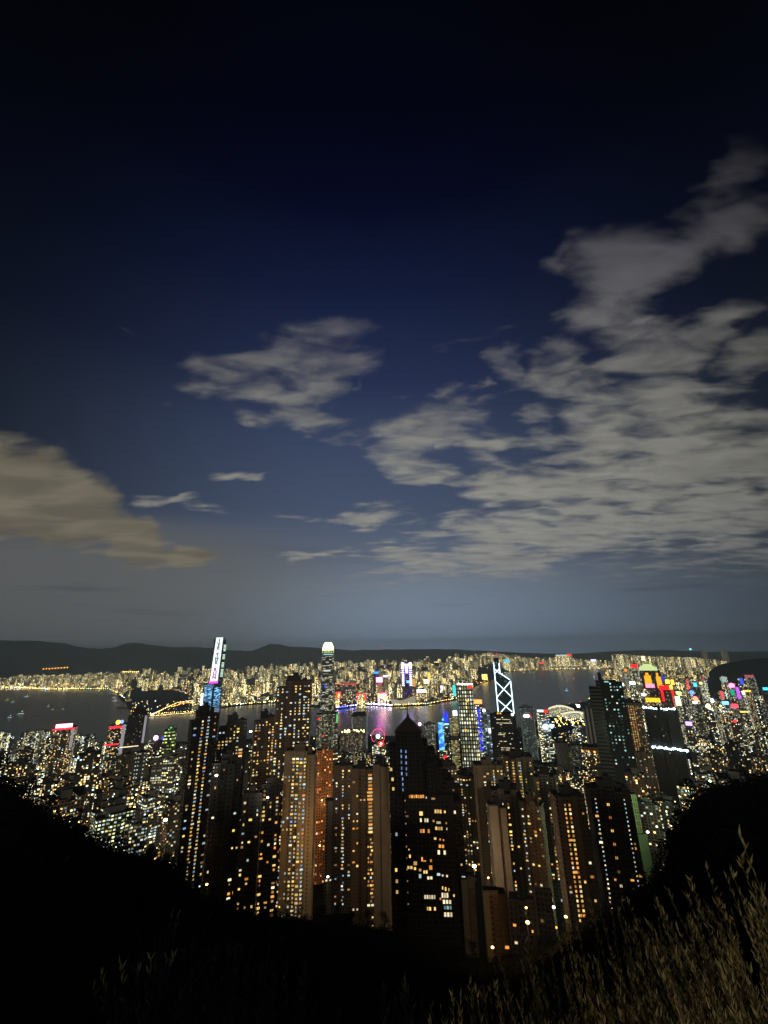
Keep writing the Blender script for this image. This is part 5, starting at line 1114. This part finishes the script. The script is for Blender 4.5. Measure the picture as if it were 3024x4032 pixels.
# orange lights on the far hills
for (px, py, col, lb) in ((348.5, 647, (255, 150, 60), 'small orange light on the far hillside right of the crowned skyscraper'), (381.6, 646.4, (255, 150, 60), 'small orange light high on the dark far hills at centre'),
                          (446.6, 645.9, (255, 160, 90), 'small orange light on the far hill crest above the white grid skyscraper'), (690.5, 649.2, (110, 225, 235), 'bright aqua-white light on the far eastern hills'),
                          (357, 649.5, (225, 225, 200), 'faint white light low on the far hills at centre')):
    p_ = at(px, py, 10900); b = MB(); r = 10 if px != 690.5 else 16; b.ball((0, 0, 0), r, 0, 8, 5); b.tube([(0, 0, -60), (0, 0, -r)], 2, 4, 1); o = link('hill_light', b.mesh('hill_light', [E('hill%d' % int(px), col, 2.2 if px != 690.5 else 6), DARKM]), None, p_)
    tag(o, lb, 'light')
for (px, d, lb) in ((704, 9300, 'pale far tower cluster standing alone at the right end of the coast'), (724.5, 8800, 'pale single far tower at the right end of the coast')):
    p_ = at(px, 649.5, d); b = MB(); h = p_.z-4
    b.box(-40, 10, 0, 40, -5, h); b.box(12, 42, 5, 35, -5, h*.86); o = link('far_tower', b.mesh('far_tower', [facade('pale_far%d' % px, (.4, .4, .38), lit=.7, strength=.3, ramp=FARC, cw=10, ch=8), ROOF]), None, (p_.x, p_.y, 4)); tag(o, lb, 'tower block')

# breakwater and boats
bwm = plain('breakwater_rock', (.05, .045, .04), .9)
b = MB()
for (pa, pb) in ((c1(890, 600), c1(965, 600)), (c1(965, 600), c1(1020, 655)), (c1(1020, 655), c1(1095, 672)), (c1(960, 700), c1(1090, 705))):
    A_, B_ = hit(*pa), hit(*pb); d_ = (B_-A_).normalized(); n_ = Vector((-d_.y, d_.x, 0))*9
    b.prism([((A_-n_).x, (A_-n_).y), ((B_-n_).x, (B_-n_).y), ((B_+n_).x, (B_+n_).y), ((A_+n_).x, (A_+n_).y)][::-1], -2, 4, 0, 0)
tag(link('breakwater', b.mesh('breakwater', [bwm])), 'thin dark rock breakwater enclosing the lit typhoon shelter at left', 'breakwater')
def boat(px, py, L, col, st, lb, deck=True):
    p_ = hit(px, py, 0); rz = rnd.uniform(-.4, .4)
    root = link('boat', None, None, (p_.x, p_.y, 0), rz); tag(root, lb, 'boat')
    b = MB(); b.prism([(-L/2, -L*.1), (L*.35, -L*.1), (L/2, 0), (L*.35, L*.1), (-L/2, L*.1)], -.5, L*.08, 0, 0); link('hull', b.mesh('hull', [plain('hull_paint', (.3, .3, .3), .5)]), root)
    b = MB(); b.box(-L*.35, L*.2, -L*.07, L*.07, L*.08, L*.17); link('cabin', b.mesh('cabin', [E('cabin%d' % px, col, st), ROOF]), root)
    b = MB(); b.tube([(0, 0, L*.17), (0, 0, L*.36)], .3, 4); b.ball((0, 0, L*.37), L*.055, 1, 6, 4); link('mast_light', b.mesh('mast_light', [DARKM, E('boatl%d' % px, col, st*2)]), root)
boat(*c4(897, 562), 46, (120, 195, 235), 2.2, 'ferry with a bright blue-white light in the middle of the eastern harbour')
boat(*c4(510, 546), 26, (200, 80, 60), 1.3, 'tiny red-lit boat just right of the X-braced skyscraper')
boat(*c4(545, 415), 40, (235, 240, 225), 2.0, 'boat with white lights just below the eastern far shore')
boat(*c4(595, 410), 34, (245, 225, 160), 2.0, 'boat with cream lights beside the white-lit boat')
boat(*c4(953, 462), 30, (215, 190, 230), 1.6, 'tiny boat with a pale violet light in the upper eastern harbour')
boat(*c4(1120, 452), 36, (200, 230, 240), 2.2, 'boat with a pale light beside the roofline of the dark twin tower')
boat(*c4(675, 484), 24, (160, 200, 215), 1.2, 'faint tiny boat in the upper left of the eastern harbour')
boat(*c3(805, 708), 60, (225, 235, 120), 1.4, 'ferry with yellow deck lights left of the pointed tower spire')
boat(*c3(1030, 685), 40, (255, 225, 130), 2.0, 'ferry with warm lights near the far waterfront right of the spire')
for (x, y, L, col, lb) in ((60, 640, 50, (225, 220, 110), 'boat with a yellow-green light at the far left of the harbour'), (105, 655, 40, (190, 235, 225), 'boat with a pale green light near the left frame edge'), (220, 612, 60, (230, 240, 240), 'long boat with white lights close to the left far shore'),
                         (175, 755, 60, (190, 230, 235), 'large boat with bright pale aqua lights at left'), (80, 785, 50, (180, 220, 225), 'boat with aqua lights left of the large pale aqua boat'), (395, 690, 34, (250, 220, 140), 'small boat with an amber light in the left harbour'),
                         (430, 715, 26, (180, 215, 240), 'small boat with a pale blue light right of the amber-lit boat'), (515, 712, 24, (220, 235, 240), 'small boat with a white light above the pink roof sign'), (940, 650, 60, (225, 225, 230), 'boats cluster light beside the breakwater mouth'),
                         (930, 620, 40, (235, 225, 220), 'white-lit boat just outside the breakwater')):
    boat(*c1(x, y), L, col, .8, lb)
# moored ferris wheel on the near shore
root, w, ht, zz, xx = landmark_root('ferris_wheel', 'ferris wheel with a red-pink lit rim and white glowing hub on the near shore', 'ferris wheel', 371, 385, 729, 2085, 0, None, 740, 4)
cz, cx, Rw = zz(736.2), 0, (xx(384.6)-xx(371.4))/2
b = MB(); n = 40
for k in range(n):
    a0, a1 = 2*math.pi*k/n, 2*math.pi*(k+1)/n
    b.beam((cx+Rw*math.cos(a0), 0, cz+Rw*math.sin(a0)), (cx+Rw*math.cos(a1), 0, cz+Rw*math.sin(a1)), 1.0)
link('rim', b.mesh('rim', [E('wheelred', (255, 60, 105), 2.6)]), root)
b = MB()
for k in range(16):
    a0 = 2*math.pi*k/16; b.beam((cx, 0, cz), (cx+Rw*math.cos(a0), 0, cz+Rw*math.sin(a0)), .35)
for s_ in (-1, 1):
    for y_ in (-8, 8): b.beam((cx+s_*Rw*.6, y_, 0), (cx, y_*.4, cz), 1.0)
link('spokes', b.mesh('spokes', [plain('wheel_steel', (.5, .5, .55), .5)]), root)
orb(root, 'hub', cx, -4, cz, 8, E('hubwhite', (235, 240, 255), 7))
gm = MB(); gm.box(-1.6, 1.6, -1.6, 1.6, -4, 0, 0, 0, True); gme = gm.mesh('gondola', [plain('gondola_white', (.6, .6, .65), .4)])
for k in range(20):
    a0 = 2*math.pi*k/20; link('gondola', gme, root, (cx+Rw*math.cos(a0), 0, cz+Rw*math.sin(a0)))
# ------------------------------------------------------------------ woods, trees and shrubs on the hillside
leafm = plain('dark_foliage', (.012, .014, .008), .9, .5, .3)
barkm = plain('bark', (.05, .04, .03), .9, .3, 2)
rnd = random.Random(3)
def leafcloud(vf, cx, cy, cz, R1, R2, n, s):
    v, f = vf
    for _ in range(n):
        th = rnd.uniform(0, 2*math.pi); u = rnd.uniform(-.55, 1); r = rnd.uniform(.55, 1.05)
        q0 = math.sqrt(max(0, 1-u*u))
        p0 = (cx+R1*r*q0*math.cos(th), cy+R1*r*q0*math.sin(th), cz+R2*r*u)
        i = len(v); a = rnd.uniform(0, 6.28)
        e = Vector((math.cos(a), math.sin(a), rnd.uniform(-.6, .6)))*s*rnd.uniform(.6, 1.4); g_ = Vector((-math.sin(a)*.4, math.cos(a)*.4, rnd.uniform(.2, 1)))*s*rnd.uniform(.5, 1)
        c = Vector(p0); v += [tuple(c-e*.5), tuple(c+g_*.5), tuple(c+e*.5), tuple(c-g_*.5)]; f.append((i, i+1, i+2, i+3))
def meshvf(name, vf, mats):
    me = bpy.data.meshes.new(name); me.from_pydata(vf[0], [], vf[1])
    for m_ in mats: me.materials.append(m_)
    me.update(); return me
vf = ([], [])
for i in range(2300):                                            # closed canopy over the slopes, thickest along the crest
    a = rnd.uniform(-58, 58); Rr = float(np.interp(a, RDa, RDd))
    f = 1-abs(rnd.gauss(0, .22)) if rnd.random() < .75 else rnd.uniform(.15, 1)
    if f < .12: continue
    d = Rr*f; z = ground(a, d); R1 = rnd.uniform(2.5, 5.0)*(.5+.6*f)
    leafcloud(vf, d*math.sin(R_(a)), d*math.cos(R_(a)), z+R1*.35, R1, R1*.75, 42, .95*(.4+.8*f))
for i in range(500):                                             # green strips between the near towers
    a = rnd.uniform(-28, 30); d = rnd.uniform(390, 560); z = ground(a, d); x, y = d*math.sin(R_(a)), d*math.cos(R_(a))
    if not free(x, y, 3): continue
    leafcloud(vf, x, y, z+4, 5, 4.5, 40, 1.2)
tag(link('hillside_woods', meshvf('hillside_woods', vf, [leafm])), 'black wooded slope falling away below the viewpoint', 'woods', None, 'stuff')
def tree(a, d, h, lb):
    x, y = d*math.sin(R_(a)), d*math.cos(R_(a)); z = ground(a, d)
    root = link('tree', None, None, (x, y, z)); tag(root, lb, 'tree', 'trees standing up from the wooded crest')
    b = MB(); pts = [(0, 0, -1), (.2, .1, h*.3), (.1, .3, h*.6)]; b.tube(pts, [h*.035, h*.025, h*.015], 6)
    for k in range(5):
        t = rnd.uniform(0, 6.28); b.beam((.15, .2, h*.45), (math.cos(t)*h*.28, math.sin(t)*h*.28, h*rnd.uniform(.6, .8)), .12)
    link('trunk', b.mesh('trunk', [barkm]), root)
    vf = ([], [])
    for k in range(9):
        t = rnd.uniform(0, 6.28); rr_ = rnd.uniform(0, h*.26); leafcloud(vf, rr_*math.cos(t), rr_*math.sin(t), h*rnd.uniform(.5, .9), h*.17, h*.13, 55, h*.05)
    link('crown', meshvf('crown', vf, [leafm]), root)
TR = [(3, 'at the far left edge'), (30, 'on the left slope'), (52, 'on the left slope'), (78, 'at the foot of the left slope'), (120, 'below the bright low block'), (150, 'below the bright low block'), (186, 'below the dark slim tower'), (196, 'below the dark slim tower'), (214, 'below the dark slim tower'),
      (236, 'in the middle of the crest'), (262, 'in the middle of the crest'), (300, 'below the broad tan-sided tower'), (322, 'below the orange glowing tower'), (338, 'below the orange glowing tower'), (352, 'left of the black pointed tower'), (368, 'left of the black pointed tower'), (384, 'left of the black pointed tower'),
      (472, 'right of the black pointed tower'), (484, 'right of the black pointed tower'), (640, 'below the green netted building'), (668, 'on the right slope'), (690, 'on the right slope'), (716, 'on the right slope'), (744, 'near the right frame edge')]
for i, (px, w_) in enumerate(TR):
    y_ = float(np.interp(px, [s[0] for s in SIL if s[0] not in (665, 660)], [s[1] for s in SIL if s[0] not in (665, 660)]))
    a = math.degrees(azdep(px, y_)[0]); Rr = float(np.interp(a, RDa, RDd)); hh = rnd.uniform(8, 13)
    tree(a, Rr*rnd.uniform(.93, .99), hh, 'dark leafy tree %s, about %d metres tall' % (w_, round(hh)) if False else 'dark leafy tree %s' % w_)

# foreground shrubs: slim stems with narrow upright leaves
lm_, q = newmat('dry_leaf')
r_ = q.N.new('ShaderNodeNewGeometry').outputs['Random Per Island']
outp(q, princ(q, q.ramp(r_, [(0, (.17, .15, .05)), (.35, (.40, .34, .13)), (.75, (.78, .66, .34)), (1, (.36, .42, .14))]), .55).outputs[0])
stm = plain('twig', (.17, .125, .07), .8, .3, 8)
def shrub(px, py, d, spread, nst, leaf, lb, lean=0):
    """py is the height its tallest tips reach"""
    tip = at(px, py, d); a = math.degrees(math.atan2(tip.x, tip.y)); z0 = gz(tip.x, tip.y)
    H_ = max(.5, tip.z-z0)
    root = link('shrub', None, None, (tip.x, tip.y, z0)); tag(root, lb, 'shrub')
    b = MB(); lv = ([], [])
    for s_ in range(nst):
        t = rnd.uniform(0, 6.28); rr_ = spread*math.sqrt(rnd.random()); hx, hy = rr_*math.cos(t), rr_*math.sin(t)
        hh = H_*rnd.uniform(.72, 1.0)*(1-.22*(rr_/spread)**2); bx_, by_ = hx*.25, hy*.25
        pts = []; wob = rnd.uniform(-.05, .05)
        for k in range(7):
            f = k/6; pts.append(Vector((bx_+(hx-bx_)*f**1.4+wob*math.sin(f*5)+lean*f*f*H_, by_+(hy-by_)*f**1.4, hh*f)))
        b.tube(pts, [.006*(1-.75*k/6)+.0012 for k in range(7)], 4)
        for _ in range(int(16+hh*13)):
            f = rnd.uniform(.35, 1.0)**.8; kf = min(5.999, f*6); k = int(kf); c = pts[k].lerp(pts[k+1], kf-k)
            L = leaf*rnd.uniform(.55, 1.3); t2 = rnd.uniform(0, 6.28); out = rnd.uniform(.12, .75)
            ax = Vector((math.cos(t2)*out+lean*.7, math.sin(t2)*out, 1)).normalized(); sd = ax.cross(Vector((rnd.uniform(-1, 1), rnd.uniform(-1, 1), .1))).normalized()*L*rnd.uniform(.09, .15)
            nn_ = ax.cross(sd).normalized()*L*.05
            i = len(lv[0]); lv[0].extend([tuple(c), tuple(c+ax*L*.35+sd+nn_), tuple(c+ax*L), tuple(c+ax*L*.35-sd+nn_), tuple(c+ax*L*.45-nn_)]); lv[1].extend([(i, i+1, i+4), (i+1, i+2, i+4), (i+2, i+3, i+4), (i+3, i, i+4)])
    link('stems', b.mesh('stems', [stm]), root); tag(link('leaves', meshvf('leaves', lv, [lm_]), root))
SH = [(450, 992, 5.2, .5, 22), (478, 965, 6.0, .6, 26), (505, 950, 6.6, .7, 28), (530, 925, 7.2, .7, 30), (560, 912, 7.6, .8, 32), (590, 898, 8.2, .9, 34), (622, 890, 8.6, .9, 34), (652, 893, 8.0, .9, 34), (684, 885, 7.6, .9, 34), (712, 876, 7.0, .8, 32), (742, 866, 6.4, .8, 30), (768, 862, 6.0, .7, 30),
      (472, 1002, 4.2, .4, 18), (500, 985, 4.6, .5, 24), (535, 968, 5.0, .6, 26), (570, 955, 5.4, .6, 28), (606, 945, 5.6, .65, 28), (640, 940, 5.4, .65, 28), (676, 936, 5.2, .6, 28), (710, 930, 4.8, .6, 28), (745, 925, 4.4, .55, 26),
      (520, 1005, 3.6, .35, 18), (556, 996, 3.7, .4, 20), (594, 990, 3.8, .4, 20), (632, 986, 3.8, .4, 20), (668, 984, 3.6, .4, 20), (705, 980, 3.5, .4, 20), (742, 975, 3.3, .4, 20)]
ROWN = {0: 'back row', 1: 'middle row', 2: 'front row'}
WH = ['at the far left of', 'second from the left in', 'third from the left in', 'fourth from the left in', 'fifth from the left in', 'sixth from the left in', 'seventh from the left in', 'eighth from the left in', 'ninth from the left in', 'tenth from the left in', 'eleventh from the left in', 'at the right end of']
for i, (px, py, d, sp, n) in enumerate(SH):
    row = 0 if i < 12 else 1 if i < 21 else 2; k = i-(0, 12, 21)[row]
    shrub(px, py, d, sp, n, (.05 + .012*(2-row)), 'straw-coloured leafy shrub %s the %s of the shrub thicket' % (WH[k], ROWN[row]), rnd.uniform(-.10, .02))
shrub(772, 802, 4.8, .22, 4, .085, 'tall thin branch with pointed leaves rising at the right frame edge', -.06)
shrub(757, 826, 5.2, .2, 4, .075, 'lower thin leafy branch just left of the tall branch at the right frame edge', -.10)
dimleaf = plain('leaf_painted_shade', (.15, .17, .10), .6, .5, 2)  # shade on the dim shrubs is put into a darker leaf colour
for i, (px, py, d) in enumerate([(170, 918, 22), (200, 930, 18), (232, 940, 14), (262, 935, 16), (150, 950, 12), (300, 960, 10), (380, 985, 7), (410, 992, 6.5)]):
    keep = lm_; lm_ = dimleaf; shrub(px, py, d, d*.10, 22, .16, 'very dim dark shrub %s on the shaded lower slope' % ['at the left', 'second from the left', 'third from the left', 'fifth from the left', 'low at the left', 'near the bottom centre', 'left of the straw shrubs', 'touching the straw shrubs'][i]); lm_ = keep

# ------------------------------------------------------------------ street and flood lamps among the near towers, most seen, a pair added (each with its light)
def lamp_post(px, py, d, watt, col, lb, r=.9, zlift=9, spot=None, shift=(0, 0)):
    p_ = at(px, py, d); root = link('road_lamp', None, None, (p_.x, p_.y, p_.z-zlift)); tag(root, lb, 'street lamp')
    b = MB(); b.tube([(0, 0, -3), (0, 0, zlift-.5)], [.16, .1], 6); b.beam((0, 0, zlift-.6), (0, -1.2, zlift-.2), .08); link('pole', b.mesh('pole', [DARKM]), root)
    b = MB(); b.ball((0, 0, 0), r, 0, 8, 5, .6); link('lamp_head', b.mesh('lamp_head', [E('head_%d_%d_%d' % col, col, 9, 'NONE')]), root, (0, -1.2, zlift))
    L = bpy.data.lights.new('lamp_light', 'POINT'); L.energy = watt; L.color = srgb(*col); L.shadow_soft_size = 1.2
    link('lamp_light', L, root, (shift[0], -1.2-r-1.6+shift[1], zlift+.2))
A = (255, 190, 110); Wt = (255, 244, 214); Gn = (210, 255, 190)
for args in [
    (166, 819.5, 640, 30000, Wt, 'very bright white floodlight low between the left towers', 2.4), (268, 797, 425, 6000, Wt, 'white lamp on a roof among the black narrow towers', 1.0), (217, 775, 430, 5000, Wt, 'yellow-white lamp on the low dark tower roof', 1.3),
    (251, 731.3, 545, 6000, Wt, 'very bright white roof lamp between the stepped tower and the brown tower', 1.6), (207.5, 883.5, 400, 5000, A, 'orange lamp at the foot of the dark slim tower', .9),
    (320, 845, 455, 20000, A, 'amber street lamp at the foot of the gap right of the broad tan-sided tower', .9), (328, 876, 440, 10000, Wt, 'white lamp beside the tree below the orange glowing tower', 1.0),
    (474, 865.5, 440, 30000, Wt, 'bright green-white roadside lamp right of the black pointed tower', 1.8), (488, 877, 430, 20000, A, 'amber lamp below the plain tan tower flank', .8), (502, 897, 400, 14000, A, 'amber terrace lamp low in the centre right', .8), (491.5, 899, 398, 10000, A, 'second amber terrace lamp left of the first', .8),
    (525.5, 906.5, 330, 9000, A, 'amber lamp above the round yellow lamp by the shrubs', .7), (527, 921, 300, 9000, A, 'round yellow lamp just above the shrub thicket', 1.1), (553, 906, 330, 12000, Wt, 'cream lamp on the curved wall below the dark tower with a tan flank', .9), (565, 915.5, 310, 9000, A, 'yellow lamp at the lower end of the curved wall', .9),
    (322, 800, 610, 32000, A, 'added amber lamp high in the gap beside the orange glowing tower', .9), (331, 835, 600, 32000, A, 'added amber lamp in front of the orange glowing tower', .9),  # both lamps added to brighten the orange tower
    (624, 795, 610, 26000, Gn, 'green-white lamp at the top of the netted building', 1.4), (627, 811, 600, 26000, Gn, 'green-white lamp halfway down the netted building', 1.3), (630, 832, 590, 26000, Gn, 'green-white lamp low on the netted building', 1.4), (647, 831.5, 560, 16000, Wt, 'white lamp right of the netted building foot', 1.3),
    (646, 802.5, 760, 9000, A, 'amber window lamp on the brown building behind the netted one', 1.4), (709, 780.5, 420, 3000, Gn, 'greenish lamp on the edge of the right wooded slope', 1.0), (492, 972-26, 330, 2500, A, 'lowest amber lamp under the terrace', .9)]:
    lamp_post(*args)

# ------------------------------------------------------------------ night air over the harbour
b = MB(); b.prism([(-19000, -2000), (19000, -2000), (19000, 18500), (-19000, 18500)], -6, 780, 0, 0, None, True)
m, q = newmat('haze_air'); vp = q.N.new('ShaderNodeVolumePrincipled'); vp.inputs['Color'].default_value = (.52, .75, 1, 1); vp.inputs['Density'].default_value = .00007; vp.inputs['Anisotropy'].default_value = -.3
o_ = q.N.new('ShaderNodeOutputMaterial'); q.L.new(vp.outputs[0], o_.inputs['Volume'])
tag(link('haze', b.mesh('haze', [m])), kind='stuff')
